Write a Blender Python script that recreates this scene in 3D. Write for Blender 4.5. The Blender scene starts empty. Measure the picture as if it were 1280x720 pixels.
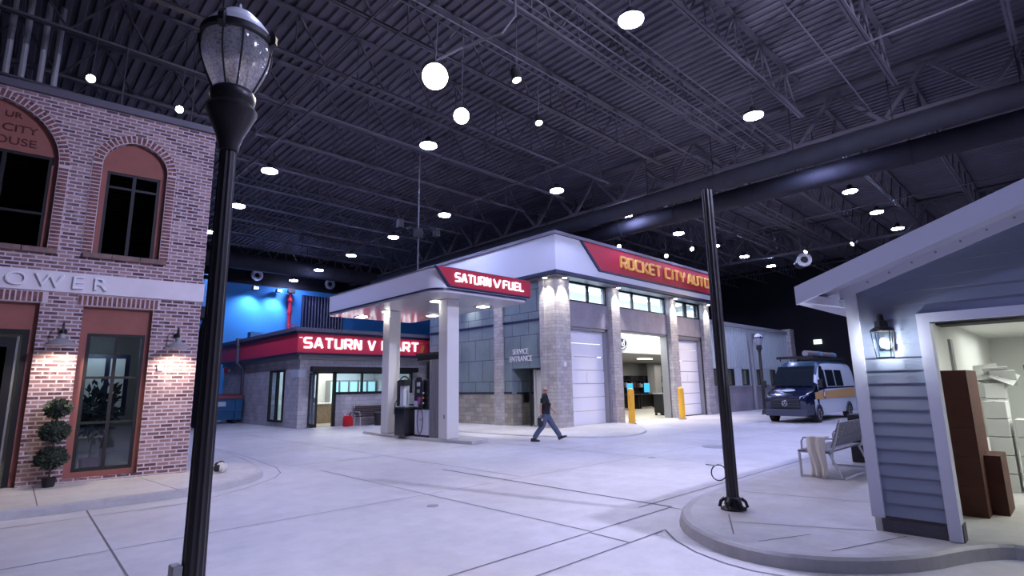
import bpy, bmesh, math, random
from math import sin, cos, pi, radians, atan, hypot
from mathutils import Vector, Matrix
random.seed(7)
S = bpy.context.scene
COL = S.collection

# ------------------------------------------------------------------ camera
F, PITCH, ROLL, YAW, EYE = 675.0, atan(.183), -.0165, radians(46.3), 1.75
fw = Vector((cos(YAW)*cos(PITCH), sin(YAW)*cos(PITCH), sin(PITCH)))
rt = Vector((sin(YAW), -cos(YAW), 0)); up = rt.cross(fw)
RT = rt*cos(ROLL) + up*sin(ROLL); UP = up*cos(ROLL) - rt*sin(ROLL)
cam = bpy.data.cameras.new('camera'); cam.sensor_width = 36; cam.lens = 36*F/1280
cam.clip_start = .05; cam.clip_end = 300
co = bpy.data.objects.new('camera', cam); COL.objects.link(co)
m = Matrix((RT, UP, -fw)).transposed().to_4x4(); m.translation = Vector((0, 0, EYE)); co.matrix_world = m
S.camera = co

# ------------------------------------------------------------------ world, exposure
w = bpy.data.worlds.new('world'); S.world = w; w.use_nodes = True
bg = w.node_tree.nodes['Background']; bg.inputs[0].default_value = (.30, .30, .75, 1); bg.inputs[1].default_value = .05
S.view_settings.view_transform = 'Standard'; S.view_settings.look = 'None'
S.view_settings.gamma = 1; S.view_settings.use_curve_mapping = False
S.view_settings.exposure = 0.2
S.cycles.use_denoising = True
S.cycles.max_bounces = 6; S.cycles.caustics_reflective = False; S.cycles.caustics_refractive = False
S.cycles.sample_clamp_indirect = 4
HIGHBAY = 235.0            # emission of the high bay discs
COOL = (.47, .52, 1.0)
WARM = (1.0, .80, .58)

def lamp(name, kind, loc, energy, color, parent=None, size=.1, target=None, spot=None, blend=.5):
    d = bpy.data.lights.new(name, kind); d.energy = energy; d.color = color
    if kind == 'AREA':
        if isinstance(size, tuple): d.shape = 'RECTANGLE'; d.size, d.size_y = size
        else: d.shape = 'DISK'; d.size = size
    else: d.shadow_soft_size = size
    if kind == 'SPOT': d.spot_size = radians(spot or 60); d.spot_blend = blend
    o = bpy.data.objects.new(name, d); COL.objects.link(o); o.location = loc
    if target is not None:
        o.rotation_euler = (Vector(target)-Vector(loc)).to_track_quat('-Z', 'Y').to_euler()
    if parent:
        o.parent = parent
    return o

# ------------------------------------------------------------------ materials
M = {}
def mat(name, col, rough=.6, metal=0, emit=None, es=0, var=0, vscale=3, bump=0, bscale=30, vcol=None, spec=.5, coat=0):
    mt = bpy.data.materials.new(name); mt.use_nodes = True; M[name] = mt
    nt = mt.node_tree; b = nt.nodes['Principled BSDF']
    b.inputs['Base Color'].default_value = (*col, 1); b.inputs['Roughness'].default_value = rough
    b.inputs['Metallic'].default_value = metal; b.inputs['Specular IOR Level'].default_value = spec
    b.inputs['Coat Weight'].default_value = coat
    if emit: b.inputs['Emission Color'].default_value = (*emit, 1); b.inputs['Emission Strength'].default_value = es
    tc = nt.nodes.new('ShaderNodeTexCoord')
    if var:
        n = nt.nodes.new('ShaderNodeTexNoise'); n.inputs['Scale'].default_value = vscale; n.inputs['Detail'].default_value = 6
        nt.links.new(tc.outputs['Object'], n.inputs['Vector'])
        r = nt.nodes.new('ShaderNodeValToRGB'); nt.links.new(n.outputs['Fac'], r.inputs['Fac'])
        r.color_ramp.elements[0].position = .32; r.color_ramp.elements[1].position = .68
        c0 = vcol or tuple(c*(1-var) for c in col)
        r.color_ramp.elements[0].color = (*c0, 1); r.color_ramp.elements[1].color = (*(min(1, c*(1+var*.5)) for c in col), 1)
        nt.links.new(r.outputs['Color'], b.inputs['Base Color'])
    if bump:
        n2 = nt.nodes.new('ShaderNodeTexNoise'); n2.inputs['Scale'].default_value = bscale
        nt.links.new(tc.outputs['Object'], n2.inputs['Vector'])
        bp = nt.nodes.new('ShaderNodeBump'); bp.inputs['Strength'].default_value = bump; bp.inputs['Distance'].default_value = .02
        nt.links.new(n2.outputs['Fac'], bp.inputs['Height']); nt.links.new(bp.outputs['Normal'], b.inputs['Normal'])
    return mt

def blockmat(name, c1, c2, mortar, bw, bh, ms=.01, rough=.85, big=0, bump=.3, light=None):
    """brick / block pattern laid out in (x+y, z) of the object, so it fits both wall directions"""
    mt = bpy.data.materials.new(name); mt.use_nodes = True; M[name] = mt
    nt = mt.node_tree; N = nt.nodes; L = nt.links; b = N['Principled BSDF']; b.inputs['Roughness'].default_value = rough
    tc = N.new('ShaderNodeTexCoord'); sp = N.new('ShaderNodeSeparateXYZ'); L.new(tc.outputs['Object'], sp.inputs[0])
    ad = N.new('ShaderNodeMath'); L.new(sp.outputs['X'], ad.inputs[0]); L.new(sp.outputs['Y'], ad.inputs[1])
    cb = N.new('ShaderNodeCombineXYZ'); L.new(ad.outputs[0], cb.inputs['X']); L.new(sp.outputs['Z'], cb.inputs['Y'])
    br = N.new('ShaderNodeTexBrick'); L.new(cb.outputs[0], br.inputs['Vector'])
    br.inputs['Scale'].default_value = 1; br.inputs['Brick Width'].default_value = bw; br.inputs['Row Height'].default_value = bh
    br.inputs['Mortar Size'].default_value = ms; br.inputs['Mortar Smooth'].default_value = .2
    br.inputs['Color1'].default_value = (*c1, 1); br.inputs['Color2'].default_value = (*c2, 1); br.inputs['Mortar'].default_value = (*mortar, 1)
    src = br.outputs['Color']
    n = N.new('ShaderNodeTexNoise'); n.inputs['Scale'].default_value = big or 2; n.inputs['Detail'].default_value = 7; n.inputs['Roughness'].default_value = .7
    L.new(tc.outputs['Object'], n.inputs['Vector'])
    mx = N.new('ShaderNodeMix'); mx.data_type = 'RGBA'
    r = N.new('ShaderNodeValToRGB'); L.new(n.outputs['Fac'], r.inputs['Fac'])
    if light:
        r.color_ramp.elements[0].position = .52; r.color_ramp.elements[1].position = .72
        r.color_ramp.elements[1].color = (.75, .75, .75, 1)
        mx.inputs['B'].default_value = (*light, 1); L.new(r.outputs['Color'], mx.inputs['Factor'])
    else:
        mx.blend_type = 'MULTIPLY'; mx.inputs['Factor'].default_value = .5
        r.color_ramp.elements[0].color = (.45, .45, .45, 1); r.color_ramp.elements[1].color = (1.2, 1.2, 1.2, 1)
        r.color_ramp.elements[0].position = .3; r.color_ramp.elements[1].position = .7
        L.new(r.outputs['Color'], mx.inputs['B'])
    L.new(src, mx.inputs['A']); L.new(mx.outputs['Result'], b.inputs['Base Color'])
    bp = N.new('ShaderNodeBump'); bp.inputs['Strength'].default_value = bump; bp.inputs['Distance'].default_value = .01; bp.invert = True
    L.new(br.outputs['Fac'], bp.inputs['Height']); L.new(bp.outputs['Normal'], b.inputs['Normal'])
    return mt

def glassmat(name, tint=(.8, .9, 1), alpha=.15, rough=.02):
    mt = bpy.data.materials.new(name); mt.use_nodes = True; M[name] = mt
    nt = mt.node_tree; N = nt.nodes; L = nt.links; N.clear()
    o = N.new('ShaderNodeOutputMaterial'); mx = N.new('ShaderNodeMixShader'); t = N.new('ShaderNodeBsdfTransparent')
    g = N.new('ShaderNodeBsdfGlossy'); g.inputs['Roughness'].default_value = rough; t.inputs[0].default_value = (*tint, 1)
    fr = N.new('ShaderNodeLayerWeight'); fr.inputs['Blend'].default_value = .5; pw = N.new('ShaderNodeMath'); pw.operation = 'POWER'; pw.inputs[1].default_value = 5; L.new(fr.outputs['Facing'], pw.inputs[0])
    ad = N.new('ShaderNodeMath'); ad.operation = 'ADD'; ad.inputs[1].default_value = alpha*.5+.02; L.new(pw.outputs[0], ad.inputs[0])
    L.new(ad.outputs[0], mx.inputs[0]); L.new(t.outputs[0], mx.inputs[1]); L.new(g.outputs[0], mx.inputs[2]); L.new(mx.outputs[0], o.inputs[0])
    return mt

# concrete floor: pale slab concrete with soft stains
def concrete(name, c, stain, s1=.35, s2=3):
    mt = mat(name, c, .55, spec=.35); nt = mt.node_tree; N = nt.nodes; L = nt.links; b = N['Principled BSDF']
    tc = [n for n in N if n.type == 'TEX_COORD'][0]
    a = N.new('ShaderNodeTexNoise'); a.inputs['Scale'].default_value = s1; a.inputs['Detail'].default_value = 9; a.inputs['Roughness'].default_value = .62
    d = N.new('ShaderNodeTexNoise'); d.inputs['Scale'].default_value = s2; d.inputs['Detail'].default_value = 10; d.inputs['Roughness'].default_value = .7
    L.new(tc.outputs['Object'], a.inputs['Vector']); L.new(tc.outputs['Object'], d.inputs['Vector'])
    r = N.new('ShaderNodeValToRGB'); r.color_ramp.elements[0].position = .38; r.color_ramp.elements[1].position = .58
    r.color_ramp.elements[0].color = (*stain, 1); r.color_ramp.elements[1].color = (*c, 1)
    L.new(a.outputs['Fac'], r.inputs['Fac'])
    r2 = N.new('ShaderNodeValToRGB'); r2.color_ramp.elements[0].position = .3; r2.color_ramp.elements[1].position = .6
    r2.color_ramp.elements[0].color = (.84, .84, .85, 1); r2.color_ramp.elements[1].color = (1, 1, 1, 1)
    L.new(d.outputs['Fac'], r2.inputs['Fac'])
    mx = N.new('ShaderNodeMix'); mx.data_type = 'RGBA'; mx.blend_type = 'MULTIPLY'; mx.inputs['Factor'].default_value = 1
    L.new(r.outputs['Color'], mx.inputs['A']); L.new(r2.outputs['Color'], mx.inputs['B']); L.new(mx.outputs['Result'], b.inputs['Base Color'])
    rr = N.new('ShaderNodeMapRange'); rr.inputs['To Min'].default_value = .38; rr.inputs['To Max'].default_value = .6
    L.new(d.outputs['Fac'], rr.inputs['Value']); L.new(rr.outputs['Result'], b.inputs['Roughness'])
concrete('floor_concrete', (.60, .585, .59), (.50, .485, .49))
concrete('walk_concrete', (.56, .545, .53), (.47, .455, .44), .5, 4)
concrete('curb_concrete', (.50, .485, .48), (.42, .405, .40), .6, 5)
mat('joint', (.17, .16, .17), .9)
mat('deck', (.135, .124, .150), .75, var=.25, vscale=.5)
mat('steel', (.105, .097, .115), .6, var=.2, vscale=1)
mat('duct', (.022, .022, .032), .8, var=.2)
mat('blackwall', (.010, .010, .016), .8)
mat('bluewall', (.035, .22, .52), .8, var=.06, vscale=.4)
mat('bluecloth', (.10, .28, .50), .8)
mat('highbay', (1, 1, 1), .5, emit=COOL, es=HIGHBAY)
mat('warmlens', (1, 1, 1), .5, emit=(1, .86, .66), es=120)
mat('softlens', (1, 1, 1), .5, emit=(1, .96, .86), es=22)
mat('black', (.012, .012, .014), .5)
mat('blackgloss', (.012, .012, .016), .22)
mat('postpaint', (.018, .016, .02), .38, bump=.1, bscale=60)
mat('white', (.72, .72, .74), .5)
mat('whitepanel', (.74, .75, .80), .35)
mat('soffitgloss', (.60, .57, .60), .12, spec=.6, coat=.25)
mat('darkblue', (.012, .016, .055), .35)
mat('redband', (.80, .04, .085), .45)
mat('redpanel', (.50, .020, .045), .45)
mat('grey', (.28, .28, .30), .5)
mat('capgrey', (.12, .11, .14), .5)
mat('signwhite', (.9, .9, .9), .4, emit=(1, 1, 1), es=.75)
mat('signgold', (.75, .42, .10), .45, emit=(1, .50, .16), es=.12)
mat('goldedge', (.25, .10, .03), .5)
mat('column', (.74, .72, .68), .6, bump=.06, bscale=80)
mat('terracotta', (.30, .11, .09), .8, var=.1, vscale=4)
mat('brownletter', (.09, .025, .022), .8)
mat('bandstone', (.76, .70, .74), .7, var=.06)
mat('letterwhite', (.82, .82, .86), .4)
mat('sillstone', (.22, .14, .13), .8, var=.25, vscale=8)
blockmat('brick', (.085, .032, .045), (.40, .24, .24), (.58, .50, .54), .215, .075, .013, big=5, light=(.54, .43, .46))
mat('mortar', (.64, .55, .58), .9, bump=.3, bscale=80)
mat('brickface', (.24, .10, .095), .85, var=.55, vscale=9, bump=.3)
blockmat('block', (.60, .58, .60), (.48, .47, .50), (.36, .35, .38), .42, .2, .008, big=1.3)
blockmat('stone', (.50, .47, .46), (.38, .355, .36), (.30, .28, .29), .38, .15, .008, big=2.5)
blockmat('wainscot', (.42, .38, .33), (.28, .255, .23), (.20, .18, .17), .40, .2, .008, big=2)
blockmat('plaster', (.33, .30, .34), (.31, .285, .33), (.27, .25, .29), 1.2, .6, .006, big=1.2)
blockmat('greypanel', (.205, .26, .29), (.20, .25, .28), (.09, .11, .13), 1.05, 1.0, .022, rough=.4, big=.6, bump=.2)
mat('greypanelplain', (.20, .25, .28), .4)
mat('ribpanel', (.52, .58, .60), .55)
mat('garagedoor', (.80, .80, .88), .45)
mat('steelframe', (.33, .32, .34), .4, metal=.5)
mat('interiorwhite', (.72, .74, .72), .7)
mat('interiorgrey', (.36, .36, .36), .7)
mat('interiorfloor', (.40, .36, .30), .45)
mat('lightstrip', (1, 1, 1), .5, emit=(.95, 1, .97), es=7)
mat('fridge', (.4, .6, .6), .3, emit=(.45, .9, .85), es=.7)
glassmat('glass'); glassmat('darkglass', (.25, .28, .33), .05); glassmat('globeglass', (.86, .86, .95), .16, .12)
_n = M['globeglass'].node_tree; _o = [n for n in _n.nodes if n.type == 'OUTPUT_MATERIAL'][0]; _m = _o.inputs[0].links[0].from_node
_t = _n.nodes.new('ShaderNodeBsdfTranslucent'); _t.inputs[0].default_value = (.85, .85, .92, 1); _d = _n.nodes.new('ShaderNodeBsdfDiffuse'); _d.inputs[0].default_value = (.8, .8, .88, 1)
_a = _n.nodes.new('ShaderNodeMixShader'); _n.links.new(_t.outputs[0], _a.inputs[1]); _n.links.new(_d.outputs[0], _a.inputs[2])
_b = _n.nodes.new('ShaderNodeMixShader'); _v = _n.nodes.new('ShaderNodeTexVoronoi'); _v.inputs['Scale'].default_value = 55; _r = _n.nodes.new('ShaderNodeMapRange'); _r.inputs['To Min'].default_value = .55; _r.inputs['To Max'].default_value = .2
_c = _n.nodes.new('ShaderNodeTexCoord'); _n.links.new(_c.outputs['Object'], _v.inputs['Vector']); _n.links.new(_v.outputs['Distance'], _r.inputs['Value']); _n.links.new(_r.outputs['Result'], _b.inputs[0])
_n.links.new(_m.outputs[0], _b.inputs[1]); _n.links.new(_a.outputs[0], _b.inputs[2]); _n.links.new(_b.outputs[0], _o.inputs[0])
glassmat('smoked', (.06, .05, .06), .03)
mat('shutter', (.12, .04, .036), .5)
mat('yellow', (.85, .44, .03), .45)
mat('siding', (.25, .285, .39), .55, bump=.08, bscale=25)
mat('trimwhite', (.66, .67, .80), .5)
mat('foundation', (.12, .11, .13), .9, bump=.4)
mat('lanternglass', (1, 1, 1), .3, emit=(1, .95, .88), es=230)
mat('cardboardwhite', (.62, .63, .62), .8, var=.05)
mat('darkbrown', (.085, .022, .014), .7, var=.2)
mat('cartonbrown', (.42, .24, .13), .9, var=.3, vscale=14)
mat('green', (.03, .25, .06), .6)
mat('leaf', (.020, .032, .022), .7); mat('leaf2', (.035, .055, .035), .7)
mat('stem', (.10, .06, .04), .9)
mat('bark', (.12, .05, .02), .8)
mat('tyre', (.012, .012, .013), .8); mat('rim', (.5, .5, .52), .35, metal=.8)
mat('navy', (.004, .008, .030), .22, coat=.4); mat('tealroof', (.010, .060, .12), .35, coat=.3)
mat('vanwhite', (.68, .76, .82), .25, coat=.8); mat('vanorange', (.72, .42, .17), .3, coat=.6)
mat('bumper', (.05, .055, .085), .5); mat('vanglass', (.012, .018, .024), .06, spec=.8)
mat('chrome', (.7, .7, .75), .15, metal=1); mat('headlight', (.6, .62, .7), .1, coat=1)
mat('skin', (.50, .29, .22), .6); mat('shirt', (.008, .008, .010), .85); mat('jeans', (.085, .11, .17), .85, var=.2, vscale=25)
mat('shoe', (.014, .012, .012), .5)
mat('dumpsterblue', (.012, .10, .22), .5, var=.15); mat('dumpsterlid', (.22, .05, .06), .6)
mat('pipered', (.55, .015, .04), .4); mat('benchwood', (.26, .25, .27), .7, var=.3, vscale=12); mat('benchbrown', (.05, .028, .026), .7)
mat('benchmetal', (.62, .62, .66), .4, metal=.3); mat('cloth', (.66, .62, .56), .9, bump=.3, bscale=12)
mat('jugred', (.55, .01, .02), .5); mat('oak', (.33, .24, .16), .6, var=.2, vscale=8); mat('bluemonitor', (.02, .2, .7), .4, emit=(.05, .45, 1), es=1.0)
mat('label', (.5, .55, .6), .6); mat('orangebit', (.8, .25, .05), .5)
mat('pumpwhite', (.68, .68, .76), .4); mat('hose', (.01, .01, .012), .5); mat('purple', (.35, .05, .25), .5)
mat('exitsign', (.8, .85, .8), .5, emit=(.8, .95, .9), es=1.6)

# ------------------------------------------------------------------ mesh builder
class MB:
    def __init__(s, T=None): s.v = []; s.f = []; s.m = []; s.mats = []; s.T = T; s.cur = 0
    def use(s, name):
        if name not in s.mats: s.mats.append(name)
        s.cur = s.mats.index(name); return s
    def add(s, vs, fs):
        n = len(s.v); s.v += [Vector(v) for v in vs]; s.f += [tuple(n+i for i in f) for f in fs]; s.m += [s.cur]*len(fs); return s
    def box(s, x0, x1, y0, y1, z0, z1, R=None):
        vs = [(x, y, z) for x in (x0, x1) for y in (y0, y1) for z in (z0, z1)]
        if R: vs = [R @ Vector(v) for v in vs]
        return s.add(vs, [(0, 1, 3, 2), (4, 6, 7, 5), (0, 4, 5, 1), (2, 3, 7, 6), (0, 2, 6, 4), (1, 5, 7, 3)])
    def rod(s, a, b, r, r2=None, n=8, cap=True):
        a = Vector(a); b = Vector(b); d = (b-a).normalized(); r2 = r if r2 is None else r2
        e = d.orthogonal().normalized(); g = d.cross(e)
        vs = [a+(e*cos(t)+g*sin(t))*r for t in [2*pi*i/n for i in range(n)]] + [b+(e*cos(t)+g*sin(t))*r2 for t in [2*pi*i/n for i in range(n)]]
        fs = [(i, (i+1) % n, n+(i+1) % n, n+i) for i in range(n)]
        if cap: fs += [tuple(range(n))[::-1], tuple(range(n, 2*n))]
        return s.add(vs, fs)
    def bar(s, a, b, w_, h_):
        """rectangular bar from a to b, w_ sideways, h_ along up"""
        a = Vector(a); b = Vector(b); d = (b-a).normalized(); z = Vector((0, 0, 1))
        if abs(d.z) > .98: z = Vector((0, 1, 0))
        e = d.cross(z).normalized()*w_/2; g = e.cross(d).normalized()*h_/2
        vs = [p+q for p in (a, b) for q in (-e-g, e-g, e+g, -e+g)]
        return s.add(vs, [(0, 1, 2, 3), (4, 7, 6, 5), (0, 4, 5, 1), (1, 5, 6, 2), (2, 6, 7, 3), (3, 7, 4, 0)])
    def tube(s, pts, r, n=8):
        pts = [Vector(p) for p in pts]; rings = []; e = None
        for i, p in enumerate(pts):
            d = (pts[min(i+1, len(pts)-1)]-pts[max(i-1, 0)]).normalized()
            if e is None: e = d.orthogonal().normalized()
            e = (e-d*e.dot(d)).normalized(); g = d.cross(e); rr = r[i] if isinstance(r, (list, tuple)) else r
            rings.append([p+(e*cos(2*pi*k/n)+g*sin(2*pi*k/n))*rr for k in range(n)])
        vs = [q for R_ in rings for q in R_]; fs = []
        for i in range(len(pts)-1):
            for k in range(n): fs.append((i*n+k, i*n+(k+1) % n, (i+1)*n+(k+1) % n, (i+1)*n+k))
        fs += [tuple(range(n))[::-1], tuple((len(pts)-1)*n+k for k in range(n))]
        return s.add(vs, fs)
    def lathe(s, c, prof, n=24, flute=0, closed=True):
        c = Vector(c); vs = []
        for r, z in prof:
            for k in range(n):
                rr = r*(1-flute*(k % 2)) if flute else r
                vs.append(c+Vector((rr*cos(2*pi*k/n), rr*sin(2*pi*k/n), z)))
        fs = []
        for i in range(len(prof)-1):
            for k in range(n): fs.append((i*n+k, i*n+(k+1) % n, (i+1)*n+(k+1) % n, (i+1)*n+k))
        if closed: fs += [tuple(range(n))[::-1], tuple((len(prof)-1)*n+k for k in range(n))]
        return s.add(vs, fs)
    def sphere(s, c, r, n=16, h=10, sc=(1, 1, 1)):
        prof = [(r*sin(pi*i/h), -r*cos(pi*i/h)) for i in range(1, h)]
        k0 = len(s.v); s.lathe((0, 0, 0), prof, n)
        for i in range(k0, len(s.v)): v = s.v[i]; s.v[i] = Vector((v.x*sc[0], v.y*sc[1], v.z*sc[2]))+Vector(c)
        return s
    def prism(s, poly, z0, z1, ax='z'):
        def P(a, b, z): return {'z': (a, b, z), 'y': (a, z, b), 'x': (z, a, b)}[ax]
        n = len(poly); vs = [P(a, b, z0) for a, b in poly]+[P(a, b, z1) for a, b in poly]
        return s.add(vs, [tuple(range(n))[::-1], tuple(range(n, 2*n))]+[(i, (i+1) % n, n+(i+1) % n, n+i) for i in range(n)])
    def build(s, name, mt, parent=None, smooth=False, bevel=0, off=(0, 0, 0), kind=None, label=None):
        me = bpy.data.meshes.new(name); o_ = Vector(off)
        me.from_pydata([(s.T @ v if s.T else v)-o_ for v in s.v], [], s.f)
        for mm in (s.mats or [mt]): me.materials.append(M[mm])
        if s.mats:
            for p, i in zip(me.polygons, s.m): p.material_index = i
        bm = bmesh.new(); bm.from_mesh(me); bmesh.ops.recalc_face_normals(bm, faces=bm.faces); bm.to_mesh(me); bm.free()
        if smooth:
            for p in me.polygons: p.use_smooth = True
            me.set_sharp_from_angle(angle=radians(35))
        o = bpy.data.objects.new(name, me); COL.objects.link(o)
        if parent: o.parent = parent
        elif off != (0, 0, 0): o.location = off
        if bevel:
            b = o.modifiers.new('bevel', 'BEVEL'); b.width = bevel; b.segments = 2; b.limit_method = 'ANGLE'
        if kind: o['kind'] = kind
        if label: o['label'] = label
        return o
def box(*a): return MB().box(*a)
def thing(name, label, cat, loc=(0, 0, 0), rz=0, group=None):
    o = bpy.data.objects.new(name, None); COL.objects.link(o); o.location = loc; o.rotation_euler = (0, 0, rz)
    o.empty_display_size = .1; o['label'] = label; o['category'] = cat
    if group: o['group'] = group
    return o
def tag(o, label, cat, group=None):
    o['label'] = label; o['category'] = cat
    if group: o['group'] = group
    return o
def struct(name, mb, mt, **k): return mb.build(name, mt, kind='structure', **k)
def dup(r, loc=None, label=None, rz=None):
    c = r.copy(); COL.objects.link(c)
    if loc is not None: c.location = loc
    if rz is not None: c.rotation_euler = (0, 0, rz)
    if label: c['label'] = label
    def rec(a, b):
        for ch in list(a.children):
            d = ch.copy(); COL.objects.link(d); d.parent = b; rec(ch, d)
    rec(r, c); return c

# ------------------------------------------------------------------ stroke letters
GL = {
 'S': (1, [[(1, 1), (.15, 1), (0, .88), (0, .62), (.15, .5), (.85, .5), (1, .38), (1, .12), (.85, 0), (0, 0)]]),
 'A': (1.1, [[(0, 0), (.45, 1), (.62, 1), (1.1, 0)], [(.3, .3), (.85, .3)]]),
 'T': (1, [[(0, 1), (1, 1)], [(.5, 1), (.5, 0)]]),
 'U': (1, [[(0, 1), (0, .15), (.15, 0), (.85, 0), (1, .15), (1, 1)]]),
 'R': (1, [[(0, 0), (0, 1), (.85, 1), (1, .86), (1, .58), (.85, .44), (.2, .44)], [(.45, .44), (1, 0)]]),
 'N': (1, [[(0, 0), (0, 1), (.2, 1), (.8, 0), (1, 0), (1, 1)]]),
 'V': (1.1, [[(0, 1), (.46, 0), (.62, 0), (1.1, 1)]]),
 'M': (1.3, [[(0, 0), (0, 1), (.2, 1), (.65, .3), (1.1, 1), (1.3, 1), (1.3, 0)]]),
 'F': (.95, [[(.95, 1), (.12, 1), (0, .88), (0, 0)], [(0, .5), (.85, .5)]]),
 'E': (.95, [[(.95, 1), (.12, 1), (0, .88), (0, .12), (.12, 0), (.95, 0)], [(0, .5), (.85, .5)]]),
 'L': (.9, [[(0, 1), (0, .12), (.12, 0), (.9, 0)]]),
 'O': (1, [[(.15, 0), (.85, 0), (1, .15), (1, .85), (.85, 1), (.15, 1), (0, .85), (0, .15), (.15, 0)]]),
 'C': (1, [[(1, 1), (.15, 1), (0, .86), (0, .14), (.15, 0), (1, 0)]]),
 'K': (1, [[(0, 0), (0, 1)], [(1, 1), (.25, .5), (0, .5)], [(.3, .5), (1, 0)]]),
 'I': (.12, [[(.06, 0), (.06, 1)]]),
 'Y': (1, [[(0, 1), (.12, .55), (.5, .45), (.88, .55), (1, 1)], [(.5, .45), (.5, 0)]]),
}
def strokes(text, x0, x1, h, t, gap=.36, wordgap=.55):
    """2-D convex pieces of a line of text fitted between x0 and x1, height h (0..h), stroke t"""
    tot = 0
    for i, c in enumerate(text):
        tot += wordgap if c == ' ' else GL[c][0]+(gap if i < len(text)-1 else 0)
    sx = (x1-x0-t)/tot; x = x0+t/2; out = []
    for i, c in enumerate(text):
        if c == ' ': x += wordgap*sx; continue
        wd, pl = GL[c]; k = []
        for p in pl:
            q = [(x+a*sx, t/2+b*(h-t)) for a, b in p]
            for (ax, ay), (bx, by) in zip(q, q[1:]):
                l = hypot(bx-ax, by-ay) or 1; nx, ny = -(by-ay)/l*t/2, (bx-ax)/l*t/2; ex, ey = (bx-ax)/l*t*.18, (by-ay)/l*t*.18
                k.append([(ax+nx-ex, ay+ny-ey), (ax-nx-ex, ay-ny-ey), (bx-nx+ex, by-ny+ey), (bx+nx+ex, by+ny+ey)])
        out.append((c, k)); x += (wd+gap)*sx
    return out
def stroke_sign(parent, text, x0, x1, z0, h, t, y, depth, mt, **kw):
    for c, pieces in strokes(text, x0, x1, h, t, **kw):
        mb = MB()
        for j, pc in enumerate(pieces): mb.prism([(a, b+z0) for a, b in pc], y-depth-.0006*j, y, 'y')
        mb.build('letter', mt, parent)
def fontmesh(text, size, depth, name, mt, parent, loc, rot, align='CENTER', sx=1):
    cu = bpy.data.curves.new(name, 'FONT'); cu.body = text; cu.size = size; cu.extrude = depth; cu.align_x = align
    o = bpy.data.objects.new(name, cu); COL.objects.link(o)
    dg = bpy.context.evaluated_depsgraph_get(); me = bpy.data.meshes.new_from_object(o.evaluated_get(dg))
    bpy.data.objects.remove(o); n = bpy.data.objects.new(name, me); COL.objects.link(n); me.materials.clear(); me.materials.append(M[mt])
    n.location = loc; n.rotation_euler = rot; n.scale = (sx, 1, 1)
    if parent: n.parent = parent
    return n

# ================================================================== SETTING
X0, X1, Y0, Y1, ZC = -9, 50, -10, 40.6, 11.9
struct('floor', box(X0, X1, Y0, Y1, -.2, 0), 'floor_concrete')
struct('wall_north', MB().use('bluewall').box(X0, X1, Y1, Y1+.3, 0, 9.3).use('blackwall').box(X0, X1, Y1, Y1+.3, 9.3, ZC+.3), 'bluewall')  # black upper band puts the duct's shade into the wall colour
struct('wall_east', box(X1, X1+.3, Y0, Y1, 0, ZC+.3), 'blackwall')
struct('wall_south', box(X0, X1, Y0-.3, Y0, 0, ZC+.3), 'blackwall')
struct('wall_west', box(X0-.3, X0, Y0, Y1, 0, ZC+.3), 'blackwall')
mb = MB(); x = X0; pts = []
while x < X1:
    for dx, z in ((0, ZC), (.13, ZC), (.16, ZC+.085), (.27, ZC+.085)): pts.append((x+dx, z))
    x += .30
vs = [(a, Y0, z) for a, z in pts]+[(a, Y1, z) for a, z in pts]; n = len(pts)
mb.add(vs, [(i, i+1, n+i+1, n+i) for i in range(n-1)]); struct('ceiling', mb, 'deck')
# floor joints (saw cuts)
J = MB()
def jl(a, b, wd=.022, z=.004):
    a = Vector((*a, 0)); b = Vector((*b, 0)); d = (b-a).normalized(); e = Vector((-d.y, d.x, 0))*wd/2
    J.add([(*(a-e).xy, z), (*(b-e).xy, z), (*(b+e).xy, z), (*(a+e).xy, z)], [(0, 1, 2, 3)])
jl((-6, 4.42), (7.3, 4.42)); jl((7.0, 4.75), (24, 4.75), .02); jl((-6, 3.82), (6.15, 3.82)); jl((7.3, 4.42), (7.3, 4.1))
jl((7.35, 4.42), (7.35, 10), .05); jl((5.5, 4.42), (5.5, 12), .018); jl((5.45, 4.4), (5.42, 3.83))
jl((1.1, 3.8), (1.28, 11.0), .018); jl((-6, 7.9), (30, 7.9), .014); jl((11.9, 5), (11.9, 13), .02); jl((16.5, 5), (16.5, 11), .02)
jl((21, 5), (21, 13), .02); jl((5.3, 13.2), (10.6, 13.2), .018); jl((5.3, 17.8), (10.6, 17.8), .018); jl((-6, 2.0), (4.8, 2.0), .014)
jl((26, 5), (26, 15), .02); jl((11.6, 10.4), (40, 10.4), .016); jl((7.8, 8), (7.8, 24), .02)
pan = [(6.18, 3.83), (5.85, 3.5), (5.6, 3.12), (5.46, 2.75), (5.42, 2.45), (5.48, 2.1), (5.7, 1.7), (6.0, 1.35), (6.6, .9)]
for a, b in zip(pan, pan[1:]): jl(a, b)
pan2 = [(-2, 10.3), (2.6, 10.2), (3.6, 10.9), (4.4, 11.7), (4.75, 12.3), (5.0, 13.2), (5.25, 16), (5.4, 22)]
for a, b in zip(pan2, pan2[1:]): jl(a, b, .018)
struct('trim_1', J, 'joint')

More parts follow.
